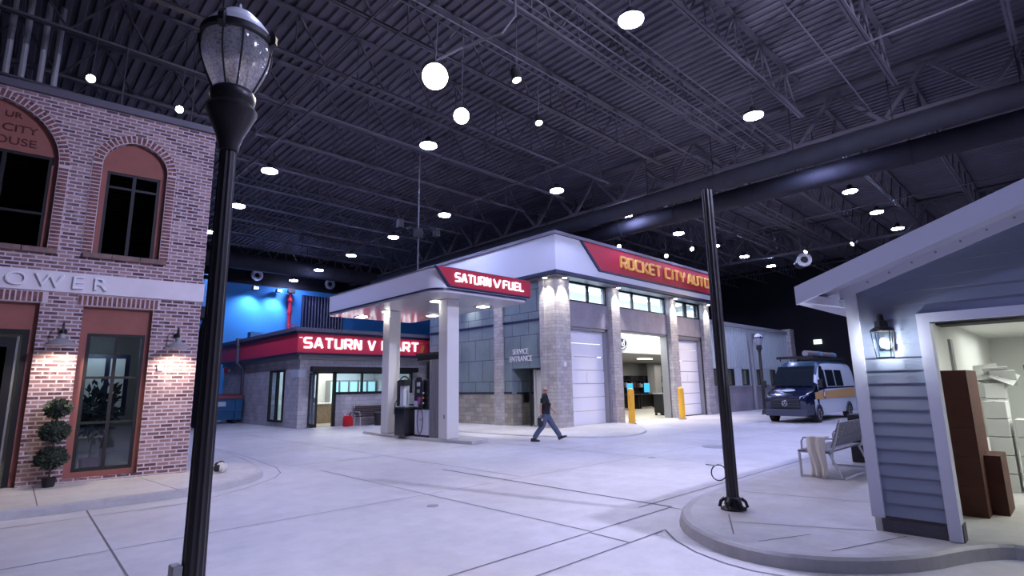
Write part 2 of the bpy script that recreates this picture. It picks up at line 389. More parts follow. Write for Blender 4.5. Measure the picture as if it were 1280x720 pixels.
def smoothpoly(pts, k=2):
    for _ in range(k):
        q = []
        for i in range(len(pts)):
            a = pts[i]; b = pts[(i+1) % len(pts)]
            q += [(a[0]*.75+b[0]*.25, a[1]*.75+b[1]*.25), (a[0]*.25+b[0]*.75, a[1]*.25+b[1]*.75)]
        pts = q
    return pts
def walk(name, pts, h, inset=.15, round_=2):
    p = smoothpoly(pts, round_) if round_ else pts; n = len(p)
    cx = sum(a for a, b in p)/n; cy = sum(b for a, b in p)/n
    # inner ring by offsetting along normals
    inn = []
    for i in range(n):
        a = Vector(p[i-1]); b = Vector(p[i]); c = Vector(p[(i+1) % n]); d = (c-a).normalized(); e = Vector((d.y, -d.x))
        if (Vector((cx, cy))-b).dot(e) < 0: e = -e
        inn.append((b.x+e.x*inset, b.y+e.y*inset))
    mb = MB(); mb.use('curb_concrete')
    mid = [((a[0]*.8+b[0]*.2), (a[1]*.8+b[1]*.2)) for a, b in zip(p, inn)]
    vs = [(a, b, 0) for a, b in p]+[(a, b, h*.8) for a, b in mid]+[(a*.6+c*.4, b*.6+d*.4, h) for (a, b), (c, d) in zip(p, inn)]+[(a, b, h) for a, b in inn]
    fs = [(j*n+i, j*n+(i+1) % n, (j+1)*n+(i+1) % n, (j+1)*n+i) for j in range(3) for i in range(n)]
    mb.add(vs, fs); mb.use('walk_concrete'); mb.add([(a, b, h) for a, b in inn], [tuple(range(n))])
    return struct(name, mb, 'walk_concrete'), inn
WL = [(-7, 10.9), (-3, 10.9), (0, 10.9), (2.2, 10.75), (3.3, 11.0), (4.15, 11.7), (4.55, 12.7), (4.9, 15.5), (5.0, 20), (5.0, 28), (5.0, 34), (-7, 34)]
walk('sidewalk_west', WL, .13)
WR = [(24, 4.35), (16, 4.35), (9, 4.35), (7.4, 4.25), (6.3, 3.75), (5.65, 2.9), (5.65, 2.1), (6.3, 1.35), (7.3, .95), (7.6, .6), (7.6, -7), (24, -7)]
walk('sidewalk_east', WR, .13)
walk('sidewalk_shop', [(13.8, 26), (13.8, 15.6), (14.4, 12.6), (15.6, 11.0), (17.8, 11.4), (20, 13.2), (21.2, 14.4), (21.2, 16.5), (21.2, 26)], .05, .1)
walk('island_pad', [(10.85, 13.5), (11.7, 13.5), (12.3, 14.1), (12.3, 19.9), (11.7, 20.4), (10.85, 20.4)], .1, .08, 1)
J = MB()
for a, b in (((0.7, 10.95), (0.75, 13.2)), ((2.5, 10.85), (2.3, 13.0)), ((-1.2, 11), (-1.2, 13.4))): jl(a, b, .016, .1325)
for a, b in (((6.55, 3.2), (7.2, 1.85)), ((6.05, 2.9), (6.9, 3.35)), ((8.4, 4.15), (8.9, 1.9)), ((12.2, 4.2), (12.2, 1.9)), ((6.1, 1.95), (7.2, 1.55)), ((6.6, 2.3), (5.95, 2.6))): jl(a, b, .016, .1325)
struct('trim_2', J, 'joint')
for i, (x, y, r, nm) in enumerate(((15.0, 7.45, .42, 'manhole_cover'), (5.05, 7.1, .09, 'floor_drain'), (11.87, 7.59, .1, 'floor_drain'))):
    o = MB().lathe((x, y, 0), [(r, 0), (r, .006), (r*.9, .008)], 24).build(nm, 'grey', off=(x, y, 0), smooth=True)
    tag(o, ['round grey manhole cover set in the concrete street left of the headless black post', 'small round floor drain in the pale concrete, centre foreground', 'small round cover in the concrete in front of the auto shop doors'][i], 'cover')

# ---------- roof steel
def joist(name, length, label):
    t = thing(name, label, 'joist', group='roof joists')
    zb, zt = 10.5, ZC-.02
    MB().box(0, length, -.075, -.012, zb, zb+.06).box(0, length, .012, .075, zb, zb+.06).build('bottom_chord', 'steel', t)
    MB().box(0, length, -.075, .075, zt-.07, zt).build('top_chord', 'steel', t)
    mb = MB(); x = .2; k = 0
    while x+.9 < length:
        mb.bar((x, 0, zb+.03), (x+.9, 0, zt-.04), .045, .045); mb.bar((x+.9, 0, zt-.04), (x+1.8, 0, zb+.03), .045, .045)
        mb.bar((x+.9, 0, zt-.04), (x+.9, 0, zb+.03), .03, .03); x += 1.8
    mb.build('web', 'steel', t); return t
j1 = joist('roof_joist', 27.6, 'black open-web steel joist under the corrugated deck, near side of the big ducts')
j2 = joist('roof_joist', 28.0, 'black open-web steel joist under the corrugated deck, far side beyond the big ducts')
j1.location = (-8.8, .1-2.65*3, 0); j2.location = (21.7, .1-2.65*3, 0)
for k in range(-2, 15):
    dup(j1, (-8.8, .1+2.65*k, 0)); dup(j2, (21.7, .1+2.65*k, 0))
# girders along Y
def girder(x, label):
    t = thing('roof_girder', label, 'girder', (x, 0, 0))
    zb, zt = 10.1, ZC-.1
    MB().box(-.15, .15, Y0+.1, Y1-.1, zb, zb+.12).build('bottom_chord', 'steel', t); MB().box(-.15, .15, Y0+.1, Y1-.1, zt-.12, zt).build('top_chord', 'steel', t)
    mb = MB(); y = Y0+.2
    while y+2.65 < Y1:
        mb.bar((0, y, zb+.06), (0, y+1.325, zt-.06), .12, .12); mb.bar((0, y+1.325, zt-.06), (0, y+2.65, zb+.06), .12, .12); y += 2.65
    mb.build('web', 'steel', t)
girder(20.4, 'heavy black roof girder between the two long ducts'); girder(37.5, 'heavy black roof girder far over the back of the hall')
# bridging rods, sprinkler pipes and conduits
for i, (x, z, r) in enumerate(((5.6, 10.45, .03), (6.3, 10.35, .045), (11.6, 10.5, .025), (15.6, 10.45, .03), (26, 10.45, .03), (31, 10.45, .03), (44, 10.4, .03))):
    tag(MB().rod((x, Y0+.1, z), (x, Y1-.1, z), r, n=6).build('overhead_pipe', 'steel'), 'thin dark pipe running crosswise beneath the roof joists', 'pipe', 'crosswise overhead pipes')
for i, (y, z) in enumerate(((6.6, 10.3), (6.8, 10.3), (7.0, 10.3), (7.3, 10.25), (7.6, 10.3), (9.2, 10.3), (9.4, 10.3), (3.6, 10.3))):
    tag(MB().rod((-6, y, z), (19.6, y, z), .022, n=6).build('conduit', 'steel'), 'thin dark conduit in the bundle running along the roof joists', 'conduit', 'lengthwise conduits')
for i, (y, z) in enumerate(((9.8, 10.3), (10.1, 10.3), (10.35, 10.3), (10.6, 10.3), (12.2, 10.3), (12.5, 10.3))):
    tag(MB().rod((22, y, z), (48, y, z), .035, n=6).build('conduit', 'steel'), 'dark conduit in the bundle beyond the long ducts', 'conduit', 'far conduits')
for x, y0, y1, z, r, lab in ((19.9, Y0+.1, 35.7, 9.55, .34, 'long round black duct crossing the hall, the nearer of the pair above the auto shop'),
                             (22.3, Y0+.1, 35.7, 9.55, .42, 'long round black duct crossing the hall, the farther of the pair above the auto shop')):
    mb = MB().rod((x, y0, z), (x, y1, z), r, n=20); t = thing('air_duct', lab, 'duct', (x, 0, z)); mb.build('duct_body', 'duct', t, smooth=True, off=(x, 0, z))
    yy = y0+1
    while yy < y1: MB().rod((x, yy, z), (x, yy+.06, z), r+.02, n=20).bar((x, yy+.03, z+r), (x, yy+.03, ZC-.03), .03, .03).build('seam_ring', 'duct', t, smooth=True, off=(x, 0, z)); yy += 3
t = thing('air_duct', 'long round black duct running along the top of the blue back wall', 'duct', (0, 36.4, 9.95))
MB().rod((-8, 36.4, 9.95), (21, 36.4, 9.95), .5, n=20).build('duct_body', 'duct', t, smooth=True, off=(0, 36.4, 9.95))
for k in range(9): MB().rod((-6+3*k, 36.4, 9.95), (-5.94+3*k, 36.4, 9.95), .52, n=20).bar((-5.97+3*k, 36.4, 10.4), (-5.97+3*k, 36.4, ZC-.03), .03, .03).build('seam_ring', 'duct', t, smooth=True, off=(0, 36.4, 9.95))

# ---------- high bay lights
def highbay():
    t = thing('high_bay_light', '', 'ceiling light', group='high bay ceiling lights')
    MB().lathe((0, 0, 0), [(.30, .02), (.27, .10), (.12, .16), (.10, .28), (.05, .32)], 24).build('housing', 'black', t, smooth=True)
    MB().lathe((0, 0, 0), [(.27, -.012), (.27, .02)], 24).build('lens', 'highbay', t)
    MB().rod((0, 0, .3), (0, 0, 2.2), .012, n=6).build('hanger', 'steel', t)
    return t
lamp('street_flood', 'SPOT', (9.0, -4.0, 9.6), 5600, (.66, .67, 1.0), None, size=.16, target=(14, 11, 0), spot=125, blend=.5)
rows = {-2.3: ([3.2, 9.5, 16, 21, 26], 'cool white round high bay light hanging over the siding house'),
        5.9: ([3.2, 9.45, 15.95, 20.9, 25.8, 30.1, 34.3], 'cool white round high bay light in the right-hand row over the street'),
        14.15: ([9.75, 16.2, 21.2, 26.05, 30.2, 34.3, 38.6], 'cool white round high bay light in the row above the auto shop front'),
        19.8: ([6.6, 14.6], 'cool white round high bay light hanging above the fuel canopy area'), 24.65: ([7.0, 14.8], 'cool white round high bay light hanging before the mini mart'),
        29.8: ([7.13, 15.0], 'cool white round high bay light hanging behind the brick building'), 35.0: ([15.3], 'cool white round high bay light hanging in front of the blue wall duct'), 39.5: ([15.4], 'cool white round high bay light closest to the blue back wall')}
hb = None
for y, (xs, lab) in rows.items():
    for x in xs:
        if hb is None: hb = highbay(); hb.location = (x, y, 9.75); hb['label'] = lab
        else: dup(hb, (x, y, 9.75), lab)

# ---------- track spots (warm heads under the joists)
def spothead(loc, target, r, energy, label, hang=11.93, color=WARM, ang=50):
    loc = Vector(loc); d = (Vector(target)-loc).normalized()
    t = thing('spotlight', label, 'spotlight', loc, group=None)
    q = d.to_track_quat('Z', 'Y').to_matrix().to_4x4()
    MB(q).lathe((0, 0, 0), [(r*.75, -r*2.6), (r*.95, -r*2.2), (r, 0), (r*1.04, .02), (r*.93, .02), (r*.93, -.03)], 20).build('housing', 'black', t, smooth=True)
    MB(q).lathe((0, 0, 0), [(r*.9, -.01), (r*.9, .005)], 20).build('lens', 'warmlens', t)
    MB().tube([(0, 0, r*.6), (r*.5, r*.3, (hang-loc.z)*.5), (0, 0, hang-loc.z)], .012, 6).build('hanger', 'steel', t)
    if energy: lamp('spot_beam', 'SPOT', d*.05, energy, color, t, size=r*.6, target=d, spot=ang, blend=.7)
    return t
spothead((6.0, 8.5, 8.15), (1.2, 1.0, 1.0), .29, 700, 'largest glowing warm spotlight hanging from a bent arm, upper middle')
spothead((7.45, 9.45, 8.15), (0.5, 2.0, 1.2), .20, 350, 'second glowing warm spotlight just below and right of the largest')
spothead((8.1, 8.2, 8.8), (9.0, 5.8, 0), .11, 280, 'narrow warm spotlight seen from the side, right of the brightest pair')
spothead((10.0, 9.3, 8.8), (8.6, 6.0, 0), .10, 280, 'small warm spotlight with glowing lens, right of the second brightest')
for q, lab in (((.93, 15.7, 9.3), 'warm spotlight above the left end of the brick building'), ((2.87, 15.95, 9.3), 'warm spotlight above the right corner of the brick building')):
    spothead(q, (q[0]-.3, 4, 3), .10, 60, lab)
for q, lab in (((23.4, 16.2, 9.0), 'small warm spotlight over the roof above the letters ROCKET'), ((27.3, 15.7, 9.0), 'small warm spotlight over the roof above the word CITY'), ((27.3, 14.1, 9.1), 'small warm spotlight over the roof above the word AUTO'),
               ((32.7, 7.7, 9.0), 'small warm spotlight far back beside the white house roof'), ((32.6, 10.0, 9.0), 'small warm spotlight far back above the round nozzle')):
    spothead(q, (q[0]-9, q[1]-9, 1) if q[0] < 30 else (25, 15.2, 1.5), .11, 0 if q[0] < 30 else 1500, lab)
tag(MB().tube([(6.0, 8.5, 8.5), (6.5, 8.2, 8.9), (6.9, 7.4, 9.0), (7.1, 7.2, 9.4), (7.1, 7.2, 10.5)], .03, 8).build('hanging_pipe', 'steel'), 'bent grey pipe holding the brightest spotlight', 'pipe')
tag(MB().rod((-5, 15.9, 8.9), (3.4, 15.9, 8.9), .035).rod((-5, 16.1, 8.7), (3.4, 16.1, 8.7), .025).rod((-2, 15.9, 8.9), (-2, 15.9, 11.88), .015).rod((1.6, 15.9, 8.9), (1.6, 15.9, 11.88), .015).rod((3.2, 16.1, 8.7), (3.2, 16.1, 11.88), .015).rod((-3, 16.1, 8.7), (-3, 16.1, 11.88), .015).build('lighting_pipe', 'steel'), 'long dark lighting pipe hung above the brick building roof', 'pipe')
for k, x in enumerate((-.95, -.62, -.33, .02, .30)): tag(MB().rod((x, 17.5, 9.6), (x, 17.5, 11.93), .07, n=8).build('hanging_tube', 'benchmetal'), 'vertical grey tube hanging under the roof above the brick building', 'pipe', 'vertical grey tubes at the upper left')
t = thing('rigging_mast', 'thin vertical rod from the roof to the fuel canopy with small camera cluster', 'mast', (10.9, 16.4, 5.5))
MB().rod((0, 0, 0), (0, 0, 5), .03).build('rod', 'steel', t)
mb = MB().rod((-.7, .4, 2.1), (.8, -.5, 2.1), .02).box(-.15, .15, -.1, .1, 1.75, 2.1).box(.5, .7, -.4, -.2, 1.85, 2.1).box(-.7, -.5, .2, .4, 2.1, 2.4).tube([(-.4, .2, 2.1), (-.1, 0, 1.7), (.3, -.2, 2.1), (.6, -.4, 1.8)], .012, 6)
mb.build('camera_cluster', 'black', t)

# ================================================================== BRICK BUILDING (local frame: u along, +y into building, z up)
BB = thing('brick_building', 'two storey whitewashed red brick building with arched upper windows at the left', 'building', (3.13, 13.09, 0), radians(-6))
BB['label'] = 'two storey whitewashed red brick building with arched upper windows at the left'
def wall_with_holes(mb, x0, x1, z0, z1, holes, y0, y1):
    """grid wall between rectangular holes (a,b,c,d)=(x0,x1,z0,z1)"""
    xs = sorted({x0, x1, *[h[0] for h in holes], *[h[1] for h in holes]}); xs = [x for x in xs if x0 <= x <= x1]
    zs = sorted({z0, z1, *[h[2] for h in holes], *[h[3] for h in holes]}); zs = [z for z in zs if z0 <= z <= z1]
    for a, b in zip(xs, xs[1:]):
        for c, d in zip(zs, zs[1:]):
            mx, mz = (a+b)/2, (c+d)/2
            if not any(h[0] < mx < h[1] and h[2] < mz < h[3] for h in holes): mb.box(a, b, y0, y1, c, d)
def arch_fill(mb, cx, zc, r, ztop, y0, y1, n=18):
    """wall piece between an arch of radius r centred cx,zc and the line ztop"""
    for i in range(n):
        a0, a1 = pi*i/n, pi*(i+1)/n
        p = [(cx+r*cos(a0), zc+r*sin(a0)), (cx+r*cos(a1), zc+r*sin(a1))]
        mb.prism([p[0], (p[0][0], ztop), (p[1][0], ztop), p[1]], y0, y1, 'y')
mb = MB(); holes = [(-1.98, -.86, 4.5, 6.96), (-4.98, -2.66, 4.5, 7.37), (-2.0, -.86, .2, 3.44), (-5.0, -2.64, .12, 3.45), (-9, -.0, 3.68, 4.07)]
wall_with_holes(mb, -9, 0, 0, 7.58, holes, 0, .3)
arch_fill(mb, -1.42, 6.40, .56, 6.96, 0, .3); arch_fill(mb, -3.82, 6.20, 1.16, 7.37, 0, .3)
mb.box(-.3, 0, .3, 9, 0, 7.58); mb.box(-9, -.3, 8.7, 9, 0, 7.58); mb.box(-9, -8.7, .3, 8.7, 0, 7.58)
mb.build('brick_wall', 'brick', BB)
box(-9.1, .08, -.09, .4, 7.58, 7.72).build('parapet_cap', 'capgrey', BB)
MB().box(-8.7, -.3, .3, 8.7, 7.2, 7.3).build('roof', 'black', BB)
box(-9, .03, -.03, .3, 3.68, 4.07).build('name_band', 'bandstone', BB)
MB().box(-8.7, -.3, .3, 8.7, 3.55, 3.65).use('interiorfloor').box(-8.7, -.3, .3, 8.7, .02, .14).use('interiorgrey').box(-8.7, -.3, 6, 6.1, .14, 3.55).build('interior', 'interiorwhite', BB)
def arch_ring(cx, zc, r, zbot, name='arch_surround'):
    mb = MB(); mb.use('mortar'); W = .17; n = 30
    for i in range(n):
        a0, a1 = pi*i/n, pi*(i+1)/n
        mb.prism([(cx+rr*cos(a), zc+rr*sin(a)) for rr, a in ((r, a0), (r+W, a0), (r+W, a1), (r, a1))], -.012, .02, 'y')
    for s in (-1, 1):
        mb.box(*sorted((cx+s*r, cx+s*(r+W))), -.012, .02, zbot, zc)
    mb.use('brickface'); nb = int(pi*(r+W/2)/.085)
    for i in range(nb):
        a = pi*(i+.5)/nb; da = pi/nb*.34
        for r0, r1 in ((r+.012, r+W*.47), (r+W*.55, r+W-.005)) if i % 3 == 0 else ((r+.012, r+W-.008),):
            mb.prism([(cx+rr*cos(q), zc+rr*sin(q)) for rr, q in ((r0, a-da), (r1, a-da), (r1, a+da), (r0, a+da))], -.022, -.010, 'y')
    for s in (-1, 1):
        z = zbot+.01
        while z+.06 < zc:
            mb.box(*sorted((cx+s*(r+.01), cx+s*(r+W-.01))), -.022, -.010, z, z+.052); z += .075
    mb.build(name, 'mortar', BB)
arch_ring(-1.42, 6.40, .56, 4.5); arch_ring(-3.82, 6.20, 1.16, 4.5)
def soldier(x0, x1, z):
    mb = MB().use('mortar').box(x0, x1, -.01, .02, z, z+.2).use('brickface'); x = x0+.01
    while x+.06 < x1: mb.box(x, x+.05, -.02, -.008, z+.01, z+.19); x += .078
    mb.build('soldier_course', 'mortar', BB)
soldier(-2.1, -.76, 3.45); soldier(-5.1, -2.54, 3.46)
for x0, x1 in ((-2.12, -.72), (-5.1, -2.5)):
    mb = MB()
    n_ = max(2, int((x1-x0)/.45)); wd = (x1-x0)/n_
    for i in range(n_): mb.box(x0+i*wd+.005, x0+(i+1)*wd-.005, -.08, .2, 4.40, 4.50)
    mb.build('window_sill', 'sillstone', BB, bevel=.006)
# terracotta recess panels
def archpanel(cx, zc, r, zbot, hole, y0, y1):
    mb = MB(); n = 24; h = hole
    mb.box(cx-r, h[0], y0, y1, zbot, zc); mb.box(h[1], cx+r, y0, y1, zbot, zc)
    if h[3] < zc: mb.box(h[0], h[1], y0, y1, h[3], zc)
    for i in range(n):
        a0, a1 = pi*i/n, pi*(i+1)/n; p0 = (cx+r*cos(a0), zc+r*sin(a0)); p1 = (cx+r*cos(a1), zc+r*sin(a1))
        def base(x): return h[3] if h[0]+.001 < x < h[1]-.001 and h[3] > zc else zc
        b = base((p0[0]+p1[0])/2)
        if min(p0[1], p1[1]) > b: mb.prism([p0, (p0[0], b), (p1[0], b), p1], y0, y1, 'y')
    mb.build('terracotta_panel', 'terracotta', BB)
archpanel(-1.42, 6.40, .56, 4.5, (-1.89, -.965, 4.5, 6.30), .12, .2)
archpanel(-3.82, 6.20, 1.16, 4.5, (-4.87, -2.77, 4.5, 6.36), .12, .2)
def window(name, x0, x1, z0, z1, y, cols, rows_, glass, fr=.05, back=None, bar=.03):
    f = MB().box(x0, x0+fr, y, y+.08, z0, z1).box(x1-fr, x1, y, y+.08, z0, z1).box(x0+fr, x1-fr, y, y+.08, z0, z0+fr).box(x0+fr, x1-fr, y, y+.08, z1-fr, z1)
    for c in cols: f.box(c-bar, c+bar, y+.005, y+.075, z0+fr, z1-fr)
    for r in rows_: f.box(x0+fr, x1-fr, y+.01, y+.07, r-bar*.8, r+bar*.8)
    o = f.build(name, 'black', BB)
    box(x0+fr, x1-fr, y+.04, y+.045, z0+fr, z1-fr).build('pane', glass, o)
    if back:
        sh = MB(); z = z0+.05
        while z < z1-.05: sh.add([(x0, y+.16, z), (x1, y+.16, z), (x1, y+.22, z+.075), (x0, y+.22, z+.075)], [(0, 1, 2, 3)]); z += .08
        sh.build('blind', back, o)
    return o
window('upper_window', -1.89, -.965, 4.5, 6.30, .14, [-1.42], [5.98], 'darkglass', back='shutter')
window('upper_window', -4.87, -2.77, 4.5, 6.36, .14, [-4.17, -3.47], [5.2], 'darkglass', back='shutter')
mb = MB(); wall_with_holes(mb, -2.0, -.86, .2, 3.44, [(-1.89, -.945, .30, 2.92)], .12, .2); mb.build('terracotta_panel', 'terracotta', BB)
mb = MB(); wall_with_holes(mb, -5.0, -2.64, .12, 3.45, [(-4.9, -2.74, .12, 2.95)], .12, .2); mb.build('terracotta_panel', 'terracotta', BB)
window('shop_window', -1.89, -.945, .30, 2.92, .13, [-1.41], [2.06, 1.2], 'glass', .06)
d = MB().box(-2.83, -2.74, .13, .21, .14, 2.95).box(-4.9, -2.83, .13, .21, 2.86, 2.95).box(-4.9, -4.8, .13, .21, .14, 2.86).box(-3.02, -2.9, .10, .16, .2, 2.8).box(-3.85, -3.02, .10, .16, 2.62, 2.8).box(-3.85, -3.02, .10, .16, .2, .45).box(-3.97, -3.85, .10, .16, .2, 2.8).build('shop_door', 'black', BB)
box(-3.85, -3.02, .12, .125, .45, 2.62).build('pane', 'smoked', d); box(-4.8, -3.97, .15, .155, .2, 2.8).build('pane', 'smoked', d)
box(-2.90, -2.87, .09, .13, .2, 2.82).build('door_edge', 'steelframe', d); MB().rod((-3.78, .05, 1.0), (-3.78, .05, 1.5), .014).build('door_handle', 'steelframe', d)
# letters of the band
GLX = {'O': .22, 'W': .36, 'E': .22, 'R': .24}
for ch, u, wd in (('P', -3.45, .23), ('O', -3.02, .30), ('W', -2.55, .38), ('E', -2.13, .2), ('R', -1.78, .22)):
    o = fontmesh(ch, .36, .022, 'letter', 'letterwhite', BB, (u, -.055, 3.755), (pi/2, 0, 0), sx=1.15)
    o2 = o
for txt, u, z, s in (('OUR', -3.62, 6.98, .15), ('CITY', -3.25, 6.70, .24), ('HOUSE', -3.35, 6.45, .24)):
    pass
for txt, u, z, s in (('UR', -3.42, 7.02, .17), ('CITY', -3.30, 6.74, .21), ('HOUSE', -3.43, 6.48, .215)):
    fontmesh(txt, s, .008, 'painted_lettering', 'brownletter', BB, (u, .115, z), (pi/2, 0, 0), sx=1.15)
box(-.69, -.58, -.03, .0, 2.2, 2.33).build('number_plate', 'white', BB); fontmesh('1', .1, .002, 'number', 'black', BB, (-.635, -.033, 2.235), (pi/2, 0, 0))
# inside: table, picture frame, plant seen through shop window
MB().box(-1.9, -1.35, 2.0, 2.7, .75, .8).box(-1.86, -1.82, 2.05, 2.1, .14, .75).box(-1.44, -1.4, 2.05, 2.1, .14, .75).box(-1.86, -1.82, 2.6, 2.65, .14, .75).box(-1.44, -1.4, 2.6, 2.65, .14, .75).build('inside_table', 'oak', BB)
MB().use('lightstrip').box(-2.2, -1.6, 3.0, 3.6, 3.5, 3.54).build('inside_ceiling_panel', 'lightstrip', BB)
MB().use('darkblue').box(-2.0, -1.0, 3.5, 3.55, 1.2, 2.7).use('interiorwhite').box(-1.9, -1.5, 3.44, 3.5, 1.3, 2.6).box(-1.4, -1.1, 3.44, 3.5, 1.3, 2.6).build('inside_partition', 'darkblue', BB)
lamp('inside_glow', 'POINT', (-1.7, 2.6, 2.9), 18, (.85, .95, 1), BB, size=.3)
def uw(u, y, z=0): return BB_M @ Vector((u, y, z))
BB_M = Matrix.Translation((3.13, 13.09, 0)) @ Matrix.Rotation(radians(-6), 4, 'Z')
def leaves(mb, c, r, n, ls, squash=1, mats=('leaf', 'leaf2'), shell=.75):
    c = Vector(c)
    for i in range(n):
        mb.use(random.choice(mats))
        d = Vector((random.gauss(0, 1), random.gauss(0, 1), random.gauss(0, 1))).normalized(); p = c+Vector((d.x, d.y, d.z*squash))*r*random.uniform(shell, 1.05)
        a = (d+Vector((random.uniform(-.8, .8), random.uniform(-.8, .8), random.uniform(-.8, .8)))).normalized(); e = a.orthogonal().normalized()
        l = ls*random.uniform(.7, 1.3); q = a*l; s_ = e*l*.28
        mb.add([p, p+q*.5+s_, p+q, p+q*.5-s_], [(0, 1, 2, 3)])
# house plant behind the glass
p = uw(-1.62, 1.0, .13); t = thing('potted_plant', 'leafy indoor plant behind the lower brick shop window', 'plant', p)
MB().lathe((0, 0, 0), [(.13, 0), (.17, .3), (.18, .34)], 18).build('pot', 'terracotta', t, smooth=True)
MB().rod((0, 0, .3), (.03, 0, 1.3), .02, .012).build('stem', 'stem', t)
mb = MB(); leaves(mb, (0, 0, 1.3), .42, 420, .16, 1.3, shell=.2); mb.build('foliage', 'leaf', t)
# gooseneck lamps
def gooseneck():
    t = thing('gooseneck_lamp', '', 'wall lamp', rz=radians(-6), group=None)
    MB().lathe((0, 0, 0), [(.235, 0), (.235, .015), (.20, .055), (.12, .10), (.06, .13), (.05, .20), (.03, .215)], 28).build('shade', 'grey', t, smooth=True)
    MB().lathe((0, 0, 0), [(.2, .008), (.2, .012)], 24).build('lens', 'softlens', t)
    MB().tube([(0, 0, .2), (0, 0, .32), (0, .04, .40), (0, .11, .43), (0, .19, .40), (0, .22, .32), (0, .27, .28), (0, .32, .28)], .016, 8).build('gooseneck', 'black', t, smooth=True)
    MB().rod((0, .30, .28), (0, .33, .28), .06, n=16).build('wall_plate', 'black', t)
    lamp('lamp_glow', 'SPOT', (0, 0, -.01), 115, (1, .82, .64), t, size=.12, target=(0, .12, -1), spot=150, blend=.6)
    return t
g = gooseneck(); g.location = uw(-2.25, -.335, 2.64); g['label'] = 'gooseneck barn lamp on brick between the black door and shop window'
dup(g, uw(-.40, -.335, 2.64), 'gooseneck barn lamp on brick at the right corner, above the number plate', radians(-6))
# topiary
p = uw(-2.17, -.30, .13); t = thing('topiary', 'three-ball artificial topiary in small black pot against the brick wall', 'potted plant', p)
MB().lathe((0, 0, 0), [(.085, 0), (.11, .15), (.115, .16), (.10, .16), (.095, .12)], 16).build('pot', 'black', t, smooth=True)
MB().rod((0, 0, .1), (0, 0, 1.4), .014).build('stem', 'stem', t)
for z, r in ((.50, .21), (.96, .20), (1.37, .175)):
    mb = MB(); mb.use('leaf').sphere((0, 0, z), r*.8, 14, 9, (1, 1, .82)); leaves(mb, (0, 0, z), r, 900, .055, .82, shell=.8); mb.build('leaf_ball', 'leaf', t)
# crumpled bag on the sidewalk
p = Vector((3.52, 12.45, .13)); mb = MB()
for k in range(12): mb.use('cloth' if k % 3 else 'black').sphere((random.uniform(-.16, .16), random.uniform(-.1, .1), .07+random.uniform(0, .1)), .07, 8, 6, (1, .8, 1.1))
tag(mb.build('crumpled_bag', 'cloth', off=(0, 0, 0)), 'small crumpled white and black bag on the sidewalk corner', 'bag').location = p

# ================================================================== stairs and mezzanine behind the brick building
t = thing('stair_tower', 'dark steel stair with blue-panelled landing behind the brick building', 'stairs', (6.6, 29.5, 0))
MB().box(-1.5, 1.05, 0, 1.4, 5.35, 5.6).box(-1.5, 1.05, 0, .1, 5.6, 5.9).build('landing', 'duct', t)
mb = MB().box(-1.5, 1.0, 1.3, 1.36, 5.6, 7.5)
for k in range(12): mb.box(-1.5+k*.21, -1.42+k*.21, 1.24, 1.3, 5.6, 7.5)
mb.build('ribbed_panel', 'bluecloth', t)
MB().rod((-1.5, .05, 6.4), (1.0, .05, 6.4), .03).rod((-1.5, .05, 7.5), (1.0, .05, 7.5), .03).build('guard_rail', 'bluecloth', t)
mb = MB()
for k in range(19): mb.box(-.1, .95, 1.4+k*.28, 1.4+k*.28+.27, 5.1-k*.26, 5.14-k*.26)
mb.build('tread', 'black', t)
MB().prism([(1.4, 4.9), (1.4, 5.35), (7.0, .25), (7.0, 0), (1.4, 0)], .95, 1.0, 'x').build('stringer_panel', 'duct', t)
MB().prism([(1.4, 5.35), (1.4, 5.5), (7.0, .4), (7.0, .25)], .93, 1.03, 'x').build('stringer', 'grey', t)
MB().box(-1.4, -1.25, .1, .25, 0, 5.35).box(.85, 1.0, .9, 1.05, 0, 5.35).build('post', 'duct', t)

# ================================================================== MINI MART
MM = thing('mini_mart', 'grey block mini mart with red sign band behind the fuel canopy', 'building', (10.5, 25.6, 0))
OF = (10.5, 25.6, 0)
def mp(mb, name, mt, par=MM, off=OF, **k): return mb.build(name, mt, par, off=off, **k)
mb = MB(); wall_with_holes(mb, 10.8, 17.7, 0, 3.5, [(11.15, 16.75, .0, 2.66)], 25.6, 25.85); wall_with_holes(mb, 12.35, 16.75, .0, 1.58, [], 25.6, 25.85); mp(mb, 'front_wall', 'block')
class _:
    pass
mb = MB()
for (a, b, c, d_) in ((25.6, 27.35, 0, 3.5), (29.2, 37.2, 0, 3.5), (27.35, 29.2, 0, .26), (27.35, 29.2, 2.72, 3.5)): mb.box(10.5, 10.8, a, b, c, d_)
mb.box(10.8, 17.7, 36.9, 37.2, 0, 3.5).box(17.45, 17.7, 25.85, 36.9, 0, 3.5); mp(mb, 'side_wall', 'block')
mp(MB().prism([(10.22, 25.3), (17.75, 25.3), (17.75, 25.6), (10.5, 25.6), (10.5, 37.2), (10.22, 37.4)], 3.50, 4.40), 'red_sign_band', 'redband')
mp(MB().prism([(10.12, 25.2), (17.75, 25.2), (17.75, 25.6), (10.5, 25.6), (10.5, 37.2), (10.12, 37.5)], 4.40, 4.50), 'dark_trim', 'darkblue')
mp(MB().prism([(10.16, 25.24), (17.75, 25.24), (17.75, 25.6), (10.5, 25.6), (10.5, 37.2), (10.16, 37.46)], 3.42, 3.50), 'dark_trim', 'darkblue')
mp(MB().prism([(10.05, 25.13), (17.75, 25.13), (17.75, 37.5), (10.05, 37.5)], 4.50, 4.68), 'roof_cap', 'capgrey')
mp(MB().prism([(10.4, 25.5), (17.7, 25.5), (17.7, 25.6), (10.5, 25.6), (10.5, 37.2), (10.4, 37.2)], 3.2, 3.42), 'ledge', 'grey')
st = thing('sign_letters', 'white illuminated letters reading SATURN V MART on the red band', 'sign', (10.5, 25.29, 0))
